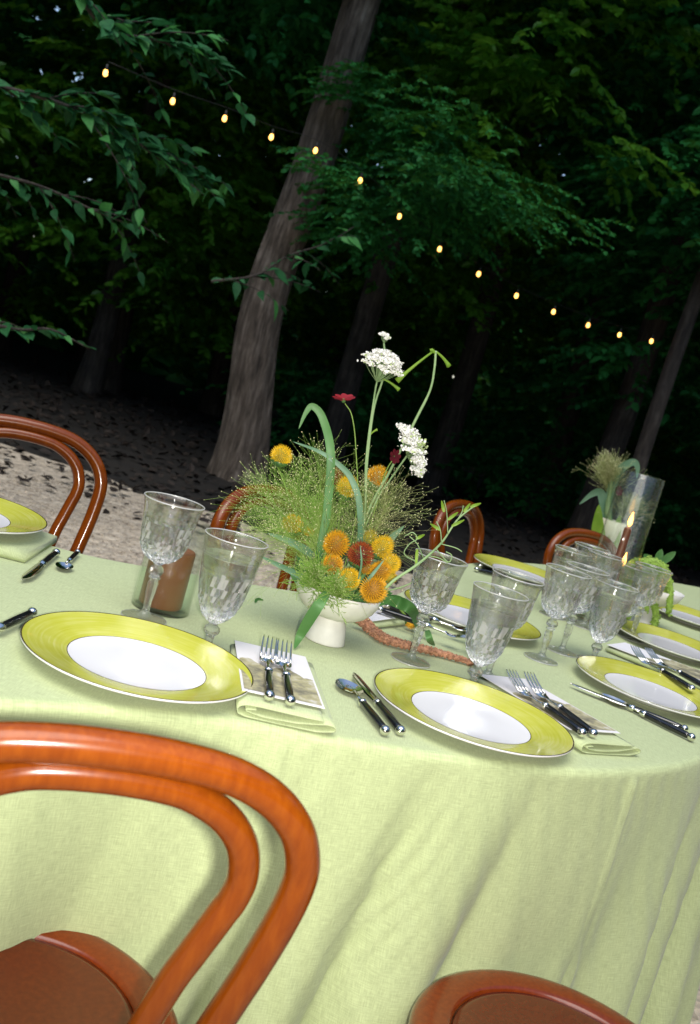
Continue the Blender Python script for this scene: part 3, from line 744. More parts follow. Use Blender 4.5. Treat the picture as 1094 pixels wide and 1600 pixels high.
# ------------------------------------------------------------ cutlery (lies along +y, handle end at the origin)
def handle(root, L=.098):
    b = MB(); prof = [(.0049, .010), (.0058, .016), (.0062, L*.5), (.0056, L-.003), (.0050, L)]
    V = MB(); n = 14
    b.lathe([(.0003, .0095)]+prof+[(.0003, L+.0005)], n)
    b.v = [(x, z, y) for x, y, z in b.v]; b.f = [tuple(reversed(f)) for f in b.f]; b.build('handle', M['black'], root)
    b = MB(); b.ball((0, .0055, 0), .0074, 14, 10); b.build('ball_end', M['steel'], root)
    b = MB(); b.lathe([(.0050, L-.001), (.0064, L), (.0066, L+.004), (.0056, L+.008), (.0030, L+.012)], 14); b.v = [(x, z, y) for x, y, z in b.v]; b.f = [tuple(reversed(f)) for f in b.f]; b.build('collar', M['steel'], root)
def make_fork():
    r = empty('fork'); handle(r); b = MB()
    b.tube([(0, .106, 0), (0, .118, -.001), (0, .134, -.002), (0, .142, -.001)], [.0028, .0022, .0022, .0034], 8)
    # shoulder
    V = []; rows = [(.138, .003, -.0015), (.146, .009, -.0035), (.153, .0115, -.004), (.160, .0120, -.003), (.164, .0120, -.0015)]
    for y, wd, z in rows: V += [(-wd, y, z), (-wd, y, z+.0016), (wd, y, z+.0016), (wd, y, z)]
    Fc = []
    for i in range(len(rows)-1):
        for j in range(4): Fc.append((4*i+j, 4*i+(j+1) % 4, 4*i+4+(j+1) % 4, 4*i+4+j))
    Fc += [(0, 1, 2, 3), (16, 19, 18, 17)]; b.add(V, Fc)
    for t in range(4):
        x = -.0102+.0068*t
        b.tube([(x, .162, -.001), (x, .178, .003), (x, .194, .0085), (x*.98, .206, .0145), (x*.96, .211, .0175)], [.0018, .0017, .0015, .0011, .0004], 6)
    b.build('head', M['steel'], r); return r
def make_knife():
    r = empty('knife'); handle(r); b = MB(); V = []
    rows = [(.104, -.0045, .0045), (.115, -.0065, .006), (.135, -.009, .0065), (.17, -.0098, .0066), (.195, -.009, .0062), (.208, -.0055, .0055), (.217, -.0005, .0035), (.221, .0015, .0022)]
    for y, a, c in rows: V += [(a, y, 0), (0, y, .0011), (c, y, .0014), (c, y, -.0014), (0, y, -.0011)]
    Fc = [(5*i+j, 5*i+(j+1) % 5, 5*i+5+(j+1) % 5, 5*i+5+j) for i in range(len(rows)-1) for j in range(5)]+[(0, 1, 2, 3, 4), (39, 38, 37, 36, 35)]
    b.add(V, Fc); b.build('blade', M['steel'], r); return r
def make_spoon():
    r = empty('spoon'); handle(r); b = MB()
    b.tube([(0, .106, 0), (0, .122, .0005), (0, .138, .001)], [.0028, .0020, .0034], 8)
    n, m = 24, 6
    for off, flip in ((0, 0), (-.0012, 1)):
        V = [(0, .164, -.009+off)]
        for i in range(1, m+1):
            t = i/m
            for j in range(n):
                a = 2*PI*j/n; V.append((.0205*t*math.cos(a)*(1-.12*math.sin(a)), .164+.029*t*math.sin(a), -.009*(1-t*t)+off))
        Fc = [(0, 1+j, 1+(j+1) % n) for j in range(n)]+[(1+(i-1)*n+j, 1+i*n+j, 1+i*n+(j+1) % n, 1+(i-1)*n+(j+1) % n) for i in range(1, m) for j in range(n)]
        b.add(V, [tuple(reversed(f)) for f in Fc] if flip else Fc)
    b.build('bowl', M['steel'], r)
    return r
fork0, knife0, spoon0 = make_fork(), make_knife(), make_spoon()
used = set()
def lay(proto, p, q, z, label, group, cat, tilt=0.0):
    """p handle end, q direction towards the head (image points on level z)"""
    o = proto if id(proto) not in used else copy_tree(proto); used.add(id(proto))
    a = at(*p, TZ+z) if len(p) == 2 else np.array(p); b_ = at(*q, TZ+z) if len(q) == 2 else np.array(q)
    o.location = (a[0], a[1], TZ+z); o.rotation_euler = (tilt, 0, math.atan2(-(b_[0]-a[0]), b_[1]-a[1])); tag(o, label, cat, group)
    global spoon_last
    if cat == 'spoon': spoon_last = o.name
def lay_tip(proto, tip, q, L, z, label, group, cat):
    a = at(*tip, TZ+z); b_ = at(*q, TZ+z); d = (b_-a)/np.linalg.norm(b_-a); h = a+d*L
    lay(proto, tuple(h), tuple(a), z, label, group, cat)
FG, KG, SG = 'black-handled forks', 'black-handled knives', 'black-handled spoons'
lay(fork0, (421, 1089), (418, 1022), .0275, 'black-handled fork left of the pair lying on the near left menu card', FG, 'fork', .01)
lay(fork0, (454, 1097), (443, 1034), .0275, 'black-handled fork right of the pair lying on the near left menu card', FG, 'fork', .01)
lay(knife0, (628, 1144), (585, 1092), .0078, 'black-handled knife just left of the middle near plate', KG, 'knife')
lay(spoon0, (604, 1144), (569, 1101), .0085, 'black-handled spoon left of the knife beside the middle near plate', SG, 'spoon')
lay(fork0, (913, 1147), (846, 1100), .0275, 'lower of two black-handled forks right of the middle near plate', FG, 'fork', .01)
lay(fork0, (930, 1148), (866, 1100), .0275, 'upper of two black-handled forks right of the middle near plate', FG, 'fork', .01)
k3 = at(985, 1098, TZ+.008); 
lay_tip(knife0, (891, 1068), (1050, 1131), .221, .0078, 'black-handled knife under the plate at the right edge', KG, 'knife')
lay_tip(spoon0, (940, 1083), (1050, 1137), .193, .0085, 'black-handled spoon with its bowl pointing left below the right plate', SG, 'spoon')
lay_tip(knife0, (36, 905), (100, 854), .221, .0078, 'black-handled knife on the far side at the left, blade towards the camera', KG, 'knife')
lay(spoon0, (122, 862), (104, 880), .0085, 'small black-handled spoon at the far left table edge', SG, 'spoon')
bpy.data.objects[spoon_last].scale = (.72, .72, .72)
lay_tip(fork0, (987, 1020), (1048, 1056), .211, .0275, 'lower of two forks on the card behind the right plate', FG, 'fork')
lay_tip(fork0, (1008, 1022), (1060, 1050), .211, .0275, 'upper of two forks on the card behind the right plate', FG, 'fork')
lay_tip(knife0, (981, 1012), (1050, 1038), .221, .0078, 'knife lying beside the plate behind the tall candle glass', KG, 'knife')
lay(fork0, (590, 951), (650, 972), .0275, 'nearer black-handled fork across the table on the white card', FG, 'fork', .01)
lay(fork0, (602, 945), (662, 964), .0275, 'farther black-handled fork across the table on the white card', FG, 'fork', .01)
lay(spoon0, (742, 889), (775, 897), .0085, 'dark-handled spoon in front of the far plate by the hooped chair', SG, 'spoon')
lay(knife0, (748, 884), (781, 892), .0078, 'dark-handled knife in front of the far plate by the hooped chair', KG, 'knife')
lay(fork0, (53, 956), (-20, 990), .012, 'black fork handle tip poking in at the left edge above the large plate', FG, 'fork')

# ------------------------------------------------------------ cut crystal goblets
def make_goblet(kind):
    root = empty('wine_goblet' if kind == 'wine' else 'water_goblet')
    if kind == 'wine':
        H = .190; z0 = .092
        bowl = [(.0105, z0), (.020, z0+.004), (.031, z0+.014), (.0372, z0+.028), (.0395, z0+.044), (.0405, z0+.060), (.0425, z0+.076), (.0450, z0+.090), (.0470, H)]
    else:
        H = .188; z0 = .050
        bowl = [(.0105, z0), (.0185, z0+.006), (.027, z0+.018), (.0335, z0+.036), (.0378, z0+.058), (.0405, z0+.082), (.0428, z0+.106), (.0455, z0+.126), (.0472, H)]
    N = 42
    sp = spline([np.array(p) for p in bowl], 10)
    ztop = z0+(H-z0)*(.70 if kind == 'wine' else .62)
    def rad(z): return float(np.interp(z, [p[1] for p in sp], [p[0] for p in sp]))
    V = []; info = []
    def ring(r, z, off=0.0, fn=None, cutrow=False):
        for j in range(N):
            a = 2*PI*(j+off)/N; rr = fn(j) if fn else r
            V.append((rr*math.cos(a), rr*math.sin(a), z))
        info.append(cutrow)
    # cut part: rows of wedge-shaped facets, short diamonds at the bottom and long flutes above
    ring(rad(z0), z0, 0, None, True)
    fr = [.035, .085, .14, .20, .265, .34, .43, .55, .72, .93]
    tw = 0.0
    for k, f in enumerate(fr):
        z = z0+(ztop-z0)*f; tw += .5
        dep = .0030*min(1, f*6+.35)*(1.0 if k < 9 else .5)
        ring(0, z, tw, lambda j, z=z, dep=dep, k=k: rad(z)-(dep*(1, .15, .62)[j % 3] if k % 2 else dep*(.1, .9, .45)[j % 3]), True)
    tw_end = tw
    for f in (0, .04, .25, .5, .75, 1): ring(rad(ztop+(H-ztop)*f), ztop+(H-ztop)*f, tw_end, None, f == 0)
    rt = rad(H)
    ring(rt-.0006, H+.0005, tw_end); ring(rt-.0012, H, tw_end)
    inz = [ztop+(H-ztop)*f for f in (.75, .5, .25, .04)]+list(np.linspace(ztop-.004, z0+.014, 9))
    inner = [(rad(z)-.0012-.0042*min(1, max(0, (ztop+.004-z)/.012)), z) for z in inz]
    for (r, z) in inner: ring(max(.002, r), z, tw_end)
    ring(.0008, z0+.0125, tw_end)
    K = len(V)//N
    Fc = []; sm = []
    for i in range(K-1):
        cut = info[i] and info[i+1]
        for j in range(N):
            a_, b_, c_, d_ = i*N+j, i*N+(j+1) % N, (i+1)*N+(j+1) % N, (i+1)*N+j
            if cut: Fc += [(a_, b_, d_), (b_, c_, d_)]; sm += [False, False]
            else: Fc.append((a_, b_, c_, d_)); sm.append(True)
    Fc.append(tuple(range((K-1)*N, K*N))); sm.append(True)
    b = MB(); b.add(V, Fc); o = b.build('bowl', M['crystal'], root, False)
    o.data.polygons.foreach_set('use_smooth', sm)
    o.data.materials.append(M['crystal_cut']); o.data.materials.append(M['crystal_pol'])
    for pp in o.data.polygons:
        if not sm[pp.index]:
            row, q_ = divmod(pp.index, 2*N); hh = (math.sin(row*12.9+(q_//2)*78.2)*43758.5) % 1; pp.material_index = 1 if ((q_//2+row) % 3 == 0 and hh < .62) or hh < .10 else 2  # scattered facets carry the painted white glints
    outer = [(rt, H)]
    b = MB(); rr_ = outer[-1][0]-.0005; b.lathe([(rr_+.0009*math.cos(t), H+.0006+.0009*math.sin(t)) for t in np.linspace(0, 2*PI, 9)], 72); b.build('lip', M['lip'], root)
    # faceted stem
    if kind == 'wine':
        st = [(.0104, z0), (.0070, .089), (.0062, .087), (.0105, .083), (.0120, .078), (.0105, .073), (.0062, .070), (.0095, .068), (.0100, .066), (.0065, .064), (.0085, .058), (.0080, .045), (.0060, .028), (.0058, .014), (.0100, .008), (.0180, .0055), (.0300, .0028), (.0355, .0022), (.0365, .0012), (.0355, .0004), (.0005, .0004)]
    else:
        st = [(.0104, z0), (.0070, .047), (.0065, .045), (.0110, .041), (.0125, .036), (.0110, .031), (.0068, .027), (.0062, .020), (.0068, .012), (.0110, .008), (.0190, .0055), (.0300, .0028), (.0355, .0022), (.0365, .0012), (.0355, .0004), (.0005, .0004)]
    st = [(r, z) for r, z in reversed(st)]
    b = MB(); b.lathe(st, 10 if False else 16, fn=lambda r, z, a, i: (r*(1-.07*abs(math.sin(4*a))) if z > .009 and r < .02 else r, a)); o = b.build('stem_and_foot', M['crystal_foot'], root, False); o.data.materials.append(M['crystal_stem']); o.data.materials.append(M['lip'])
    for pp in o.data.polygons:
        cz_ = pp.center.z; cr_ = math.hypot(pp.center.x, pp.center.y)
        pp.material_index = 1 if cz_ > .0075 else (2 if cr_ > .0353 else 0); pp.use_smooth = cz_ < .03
    if kind == 'water':
        zt = H-.030; pr = [(.0005, z0+.0115)]+[(max(.002, r)-.0004, z) for r, z in reversed(inner) if z < zt]+[(rad(zt)-.0016, zt-.0015)]
        rt = pr[-1][0]; pr += [(rt+.0002, zt), (rt-.0008, zt-.0006), (.0005, zt-.0008)]
        b = MB(); b.lathe(pr, 64); b.build('water', M['water'], root)
    return root
wine0, water0 = make_goblet('wine'), make_goblet('water')
WG, AG = 'empty cut crystal wine goblets', 'cut crystal goblets filled with water'
usedg = set()
def goblet(kind, loc, label):
    pr = wine0 if kind == 'wine' else water0
    o = pr if kind not in usedg else copy_tree(pr); usedg.add(kind)
    o.location = (loc[0], loc[1], TZ+.0008); o.rotation_euler = (0, 0, rnd.uniform(0, 6)); tag(o, label, 'glass', WG if kind == 'wine' else AG)
    if kind == 'water': o.scale = (1, 1, .93)
def byrim(px, py, z=.19): return at(px, py, TZ+z)
def byknob(px, py): return at(px, py, TZ+.034)
goblet('wine', byrim(273, 784), 'empty crystal wine goblet in front of the brown pillar candle at the left')
goblet('water', byknob(331, 984), 'crystal goblet of water between the pillar candle and the vase of flowers')
goblet('wine', byrim(690, 872), 'empty crystal goblet right of the vase, behind the middle near plate')
goblet('water', byknob(744, 1049), 'large water-filled crystal goblet behind the forks of the middle near plate')
goblet('wine', byrim(810, 902), 'empty crystal goblet overlapped by the large water goblet')
goblet('wine', byrim(889, 893), 'empty crystal goblet in the middle right with its whole foot in view')
goblet('wine', byrim(919, 889), 'empty crystal goblet just behind the one with its whole foot in view')
goblet('water', byknob(933, 1011), 'water-filled crystal goblet in front of the tall candle glass at the right')
goblet('water', byrim(899, 852), 'blurred water goblet in front of the farthest chair')
goblet('wine', byrim(926, 856), 'blurred empty goblet right of the water goblet by the farthest chair')
goblet('wine', byrim(948, 868), 'blurred empty goblet directly below the second flower vase')
goblet('water', byrim(1002, 880, .19), 'blurred goblet seen through the right side of the tall candle glass')
goblet('wine', byrim(1022, 888, .19), 'blurred goblet just right of the tall candle glass behind the trailing flowers')

# ------------------------------------------------------------ candles in hurricane glasses
def hurricane(name, loc, r, h, label, th=.0022):
    root = empty(name, (loc[0], loc[1], TZ+.0008), 0, label, 'candle holder')
    b = MB(); b.lathe([(.0005, 0), (r-.001, 0), (r, .001), (r, h-.001), (r-th*.5, h), (r-th, h-.001), (r-th, .006), (.0005, .006)], 72); b.build('glass_cylinder', M['hurricane'], root)
    return root
hp = at(250, 951)
h1 = hurricane('hurricane_glass', hp, .0475, .150, 'short clear glass cylinder round the brown pillar candle at the left')
cnd = empty('pillar_candle', (hp[0]-.002, hp[1], TZ+.0072), 0, 'thick brown pillar candle standing unlit in the short glass cylinder', 'candle')
b = MB(); b.lathe([(.0005, 0), (.034, 0), (.0355, .002), (.0355, .092), (.0340, .0955), (.031, .0955), (.027, .092), (.012, .0895), (.0005, .0890)], 56); b.build('wax', M['candle'], cnd)
b = MB(); b.tube([(0, 0, .088), (.001, 0, .095), (.002, .001, .100)], .0009, 6); b.build('wick', M['wick'], cnd)
tp = at(944, 975)
tp[0] -= .022
h2_ = hurricane('tall_hurricane_glass', tp, .058, .405, 'tall clear glass cylinder round the lit taper candle at the right')
def taper(loc, h, label, r=.0108, fl=1.0):
    c = empty('taper_candle', (loc[0], loc[1], TZ+.008), 0, label, 'candle')
    b = MB(); b.lathe([(.0005, 0), (r, 0), (r, h*.6), (r*.88, h-.006), (r*.72, h-.001), (.0005, h)], 28); b.build('wax', M['candle2'], c)
    b = MB(); b.lathe([(.0005, 0), (.024, 0), (.026, .003), (.015, .008), (.014, .028), (.0165, .030), (.0120, .031), (.0120, .004)], 28); b.build('holder', M['hurricane'], c)
    b = MB(); b.tube([(0, 0, h-.002), (.0005, 0, h+.006)], .0009, 6); b.build('wick', M['wick'], c)
    b = MB(); b.lathe([(.0003, h+.002), (.0045*fl, h+.008), (.0062*fl, h+.015), (.0050*fl, h+.024), (.0026*fl, h+.034), (.0003, h+.043)], 16); b.build('flame', M['flame'], c)
    return c
taper((tp[0]+.004, tp[1]), .255, 'lit terracotta-brown taper candle inside the tall glass cylinder')
q = at(955, 925); q2 = byrim(974, 880, .16)
taper((q2[0], q2[1]), .14, 'small lit candle glowing low behind the tall glass cylinder', fl=1.0)
hurricane('small_hurricane_glass', (q2[0], q2[1]), .035, .16, 'small glass cylinder round the low glowing candle behind the tall one')

# ------------------------------------------------------------ centrepiece
vb = at(507, 1001)
VY = vb[1]
vase = empty('footed_bowl', (vb[0], vb[1], TZ+.0008), 0, 'white footed ceramic bowl holding the large flower arrangement', 'vase')
b = MB(); b.lathe([(.0005, .0006), (.0345, 0), (.0355, .002), (.0300, .030), (.0245, .044)], 48); b.build('foot', M['ceramic'], vase)
b = MB(); b.lathe([(.0240, .0445), (.040, .047), (.056, .056), (.067, .068), (.0745, .083), (.0770, .095), (.0755, .0955), (.0725, .084), (.064, .069), (.052, .059), (.0005, .052)], 56); b.build('bowl', M['ceramic'], vase)
VC = np.array([vb[0], vb[1], TZ+.085])
def g3(px, py, dy=0.0): return aty(px, py, VY+dy)
def plant(name, base): return empty(name, base)
def cone_head(b_c, b_g, c, r, axis, ns=150, seed=0, b_k=None):
    """spiny coneflower head: a dome of small pointed scales over a green calyx"""
    ax = Vector(axis).normalized(); x = ax.orthogonal().normalized(); y = ax.cross(x); c = Vector(c)
    q_ = (1.02, 1.25, 1.1, 1.3, 1.0)[seed % 5]
    def W(v): return c+x*v[0]+y*v[1]+ax*v[2]*q_
    V, Fc = [], []; mm, nn = 7, 14
    for i in range(mm+1):
        p = PI*.62*i/mm
        for j in range(nn):
            a = 2*PI*j/nn; V.append(W((r*.80*math.sin(p)*math.cos(a), r*.80*math.sin(p)*math.sin(a), r*.86*math.cos(p))))
    for i in range(mm):
        for j in range(nn): Fc.append((i*nn+j, (i+1)*nn+j, (i+1)*nn+(j+1) % nn, i*nn+(j+1) % nn))
    (b_k or b_c).add(V, Fc)
    ga = PI*(3-math.sqrt(5))
    for i in range(ns):
        cz = 1-(i+.5)/ns*1.38; sr = math.sqrt(max(0, 1-cz*cz)); a = ga*i
        d = Vector((sr*math.cos(a), sr*math.sin(a), cz)); base = d*r*.78
        t1 = d.orthogonal().normalized()*r*.062; t2 = d.cross(t1).normalized()*r*.062
        tip = d*r*(1.13+.05*math.sin(i*7.3))+Vector((0, 0, r*.10))
        b_c.add([W(base+t1), W(base+t2), W(base-t1), W(base-t2), W(tip)], [(0, 1, 4), (1, 2, 4), (2, 3, 4), (3, 0, 4)])
    V, Fc = [], []
    for i, (rr, zz) in enumerate([(.80, -.28), (.88, -.42), (.62, -.72), (.28, -.92), (.08, -1.02)]):
        for j in range(nn):
            a = 2*PI*j/nn; k = 1+(.10 if j % 2 else -.06); V.append(W((rr*r*k*math.cos(a), rr*r*k*math.sin(a), zz*r)))
    for i in range(4):
        for j in range(nn): Fc.append((i*nn+j, (i+1)*nn+j, (i+1)*nn+(j+1) % nn, i*nn+(j+1) % nn))
    b_g.add(V, Fc)
    return W((0, 0, -r*.95))
CF = 'coneflowers in the large centrepiece'
CONES = [  # px, py, depth offset, radius px, axis (image-like x, toward camera, z), material, label
 (439, 714, -.01, 17, (-.10, -.2, 1), 'cone_y', 'tall golden coneflower standing out on the left above the grasses'),
 (587, 748, .03, 17, (.2, -.1, 1), 'cone_o', 'orange coneflower high on the right below the red cosmos'),
 (520, 748, .04, 16, (-.1, -.2, 1), 'cone_r', 'rust orange coneflower behind the tall blade leaf'),
 (541, 764, .02, 17, (0, -.3, 1), 'cone_y', 'yellow coneflower with green underside in the upper middle'),
 (457, 822, .0, 18, (-.4, -.3, 1), 'cone_y', 'ragged yellow coneflower at the left of the bunch'),
 (482, 832, -.01, 9, (-.1, -.4, 1), 'cone_y', 'smallest golden coneflower bud beside the ragged yellow one'),
 (525, 853, -.04, 20, (-.2, -.6, .9), 'cone_o', 'amber coneflower in the left centre of the bunch'),
 (563, 869, -.05, 20, (-.1, -.5, 1), 'cone_r', 'dark rust-red coneflower in the very centre of the bunch'),
 (595, 857, -.02, 17, (.3, -.4, 1), 'cone_y', 'bright yellow coneflower upper right of the rust-red one'),
 (609, 881, -.03, 16, (.5, -.4, .9), 'cone_y', 'bright yellow coneflower at the right end of the bunch'),
 (519, 883, -.06, 17, (-.3, -.8, .7), 'cone_o', 'deep orange coneflower low in the left centre over the feathery green'),
 (545, 906, -.07, 17, (-.1, -.8, .6), 'cone_y', 'golden coneflower just above the rim of the white bowl'),
 (583, 921, -.09, 21, (.1, -.9, .35), 'cone_o', 'largest orange coneflower drooping over the rim of the white bowl'),
 (592, 895, -.05, 16, (.3, -.6, .8), 'cone_o', 'orange coneflower tucked behind the largest one'),
 (571, 889, -.05, 10, (.2, -.7, .8), 'cone_o', 'small orange coneflower half hidden below the rust-red one'),
 (609, 902, -.03, 11, (.6, -.3, .6), 'cone_y', 'small yellow coneflower peeping out below the one at the right end'),
 (577, 841, .0, 12, (.1, -.2, 1), 'cone_y', 'yellow-green coneflower behind the rust-red one'),
]
def jitter(p, s=.01): return np.array(p)+np.array([rnd.uniform(-s, s), rnd.uniform(-s, s), 0])
for i, (px, py, dy, rp, ax, mk, lab) in enumerate(CONES):
    c = g3(px, py, dy); r = rp*scale_at(VY)*.98
    root = empty('coneflower', jitter(VC, .02)-np.array([0, 0, .02]), 0, lab, 'flower', CF); O = np.array(root.location)
    bc, bgn, bk = MB(), MB(), MB(); end = cone_head(bc, bgn, c-O, r, (ax[0]+.18, ax[1], ax[2]), 230 if rp > 12 else 110, i, bk)
    bk.build('core', M['core_' + mk[-1]], root)
    bc.build('cone', M[mk], root, False); bgn.build('calyx', M['calyx'], root)
    bs = MB(); e = np.array(end); mid = e*.5+np.array([rnd.uniform(-.01, .01), .01, -.005]); bs.tube(spline([(0, 0, 0), mid, e], 6), .0016 if rp > 12 else .0011, 7)
    bs.build('stem', M['stem'], root)
# the fallen one
c = g3(640, 974, .10); root = empty('coneflower', at(608, 935, TZ+.03), 0, 'fallen coneflower head drooping on the table right of the bowl', 'flower', CF); O = np.array(root.location)
bc, bgn = MB(), MB(); c = at(643, 972, TZ+.018); end = cone_head(bc, bgn, c-O, .0135, (.85, -.3, -.5), 100, 5)
bc.build('cone', M['cone_o'], root, False); bgn.build('calyx', M['calyx'], root)
bs = MB(); bs.tube(spline([VC-O, (VC-O)*.4+np.array([.01, 0, .02]), np.array(end)], 8), .0022, 8); bs.build('stem', M['stem'], root)

def blade(name, pts, wid, mat, label, cat='leaf', group=None, fold=.25, dirn=(0, -1, 0)):
    P = [Vector(p) for p in spline(pts, 8)]; k = len(P); O = P[0]
    b = MB(); V = []
    for i, p in enumerate(P):
        t = (P[min(i+1, k-1)]-P[max(i-1, 0)]).normalized(); s = t.cross(Vector(dirn)).normalized(); up = s.cross(t)
        u = i/(k-1); w = wid*(math.sin(PI*min(1, .12+u*.88))**.6)*(1-.2*u)+.0002
        V += [tuple(p-O-s*w+up*w*fold), tuple(p-O), tuple(p-O+s*w+up*w*fold)]
    Fc = []
    for i in range(k-1): Fc += [(3*i, 3*i+1, 3*i+4, 3*i+3), (3*i+1, 3*i+2, 3*i+5, 3*i+4)]
    b.add(V, Fc); o = b.build(name, M[mat]); o.location = O; tag(o, label, cat, group); return o
BL = 'long leaves in the large centrepiece'
blade('blade_leaf', [VC, g3(500, 880, -.03), g3(511, 800, -.03), g3(517, 710, -.03), g3(505, 655, -.02), g3(489, 635, -.02), g3(478, 645, -.02), g3(467, 670, -.02)], .0075, 'blade', 'tall arching green blade leaf bent over at its tip', group=BL)
blade('blade_leaf', [VC, g3(560, 860, -.02), g3(562, 790, -.03), g3(550, 750, -.03), g3(532, 728, -.03), g3(500, 706, -.03), g3(458, 690, -.02)], .0055, 'blade2', 'grey-green blade leaf bent to the left across the middle', group=BL)
blade('blade_leaf', [g3(512, 925, -.085), g3(498, 945, -.11), g3(482, 970, -.10), g3(468, 995, -.08), at(460, 1014, TZ+.003)], .010, 'blade', 'broad green blade leaf hanging down in front of the bowl to the cloth', group=BL)
blade('leaf', [VC, g3(592, 870, -.0), g3(608, 845, .0), g3(632, 821, .0)], .008, 'blade2', 'short grey-green leaf pointing up right above the yellow coneflowers', group=BL)
blade('leaf', [VC, g3(490, 870, -.02), g3(455, 847, -.03), g3(418, 833, -.03)], .0075, 'blade2', 'blue-green leaf pointing left towards the water goblet', group=BL)
blade('leaf', [VC, g3(480, 905, -.04), g3(440, 885, -.05), g3(405, 868, -.05)], .0055, 'blade2', 'narrow grey-green leaf low at the left over the cloth edge', group=BL)
blade('leaf', [g3(598, 934, .02), g3(622, 940, .04), g3(645, 955, .04), at(655, 988, TZ+.004)], .012, 'blade', 'broad green leaf drooping behind the fallen coneflower', group=BL)
blade('leaf', [g3(668, 985, .02), g3(672, 1000, .0), at(679, 1009, TZ+.003)], .006, 'blade', 'small pointed green leaf resting on the pink amaranth stem', group=BL)
blade('leaf', [g3(560, 905, -.09), g3(565, 880, -.10), g3(563, 852, -.10)], .0015, 'blade2', 'thin pale grass blade crossing the rust-red coneflower', group=BL)
blade('leaf', [g3(566, 918, -.09), g3(580, 900, -.10), g3(600, 875, -.09)], .003, 'blade2', 'narrow pale leaf crossing the orange coneflowers', group=BL)

# white lace umbels
def umbel(label, c, stem_pts, R, axis, dome, nu, seed, droop=0.0, gmat='umbel'):
    g = random.Random(seed); root = empty('lace_flower', stem_pts[0], 0, label, 'flower', 'white lace flowers'); O = np.array(root.location)
    bs = MB(); bs.tube([p-O for p in spline(stem_pts, 8)], .0017, 7); bs.build('stem', M['stem_pale'], root)
    ax = Vector(axis).normalized(); x = ax.orthogonal().normalized(); y = ax.cross(x); c = Vector(c-O); hub = Vector(np.array(stem_pts[-1])-O)
    br = MB(); fl = MB(); fg = MB()
    for i in range(nu):
        t = math.sqrt((i+.5)/nu); a = i*2.39996
        p = c+x*R*t*math.cos(a)+y*R*t*math.sin(a)+ax*(dome*R*(1-t*t)+g.uniform(-.08, .08)*R)-Vector((0, 0, droop*R*t*t))
        br.tube([hub, (hub+p)*.5+Vector((0, 0, -.002)), p], .00035, 4, False)
        for q in range(60):
            o = Vector((g.gauss(0, 1), g.gauss(0, 1), g.gauss(0, 1)*.45))*R*.10; pp = p+o; s = g.uniform(.0014, .0026)
            n1 = Vector((g.gauss(0, 1), g.gauss(0, 1), g.gauss(0, 1))).normalized(); n2 = n1.orthogonal().normalized(); n3 = n1.cross(n2)
            V = [pp]+[pp+(n2*math.cos(k*PI/2.5)+n3*math.sin(k*PI/2.5))*s for k in range(5)]
            (fg if (t < .35 and gmat == 'umbel_g') or g.random() < .08 else fl).add(V, [(0, k+1, (k+1) % 5+1) for k in range(5)])
    br.build('rays', M['stem_pale'], root); f = fl.build('florets', M['umbel'], root, False); f['kind'] = 'stuff'
    if fg.v: f = fg.build('green_florets', M['umbel_g'], root, False); f['kind'] = 'stuff'
    return root
def u3(px, py, dy=0): return g3(px, py, dy)
umbel('upright white lace flower, the tallest bloom of the centrepiece', u3(597, 572), [VC, u3(567, 850), u3(572, 720), u3(585, 620), u3(589, 597)], 31*scale_at(VY), (.15, -.3, 1), .75, 46, 3)
umbel('white lace flower tipped over to the right with a green centre', u3(645, 694, -.01), [VC, u3(585, 790), u3(608, 752), u3(636, 712)], 42*scale_at(VY), (.80, -.12, .60), .22, 52, 5, .25, 'umbel_g')
umbel('tiny white lace floret rising above the tallest bloom', u3(601, 526), [u3(592, 590), u3(601, 560), u3(600, 536)], 9*scale_at(VY), (.1, -.2, 1), .5, 8, 8)

# cosmos, second maroon one, nicotiana, vine
def cosmos(label, c, stem, r, axis, mat, npet=8):
    root = empty('cosmos_flower', stem[0], 0, label, 'flower', 'dark red cosmos'); O = np.array(root.location)
    bs = MB(); bs.tube([p-O for p in spline(stem, 8)], .0011, 6); bs.build('stem', M['stem'], root)
    ax = Vector(axis).normalized(); x = ax.orthogonal().normalized(); y = ax.cross(x); c = Vector(c-O); b = MB()
    for k in range(npet):
        a = 2*PI*k/npet; d = x*math.cos(a)+y*math.sin(a); s = ax.cross(d); V = []
        for t, wd, up in ((.05, .10, 0), (.45, .26, .10), (.8, .30, .16), (1, .12, .20)):
            V += [c+d*r*t-s*r*wd+ax*r*up, c+d*r*t+s*r*wd+ax*r*(up+.05)]
        b.add(V, [(0, 1, 3, 2), (2, 3, 5, 4), (4, 5, 7, 6)])
    b.build('petals', M[mat], root)
    b = MB(); b.ball(c-ax*r*.12, r*.2, 8, 5); b.build('calyx', M['calyx'], root)
cosmos('bright crimson cosmos seen from the side on its own tall stem', u3(537, 624), [VC, u3(557, 800), u3(556, 700), u3(550, 650), u3(539, 630)], 18*scale_at(VY), (-.25, -.3, 1), 'red')
cosmos('small maroon cosmos below the tipped lace flower', u3(616, 713, -.01), [VC, u3(575, 830), u3(600, 745), u3(615, 716)], 12*scale_at(VY), (.6, -.7, .2), 'maroon', 7)
nic = empty('nicotiana', VC, 0, 'pale green flowering tobacco stem with tubular blooms leaning right', 'flower')
b = MB(); O = VC
b.tube([p-O for p in spline([VC, u3(575, 800), u3(610, 735), u3(650, 655), u3(672, 610), u3(679, 575), u3(681, 548)], 8)], [.0024]*30+[.002]*19, 8); b.build('stem', M['stem_pale'], nic)
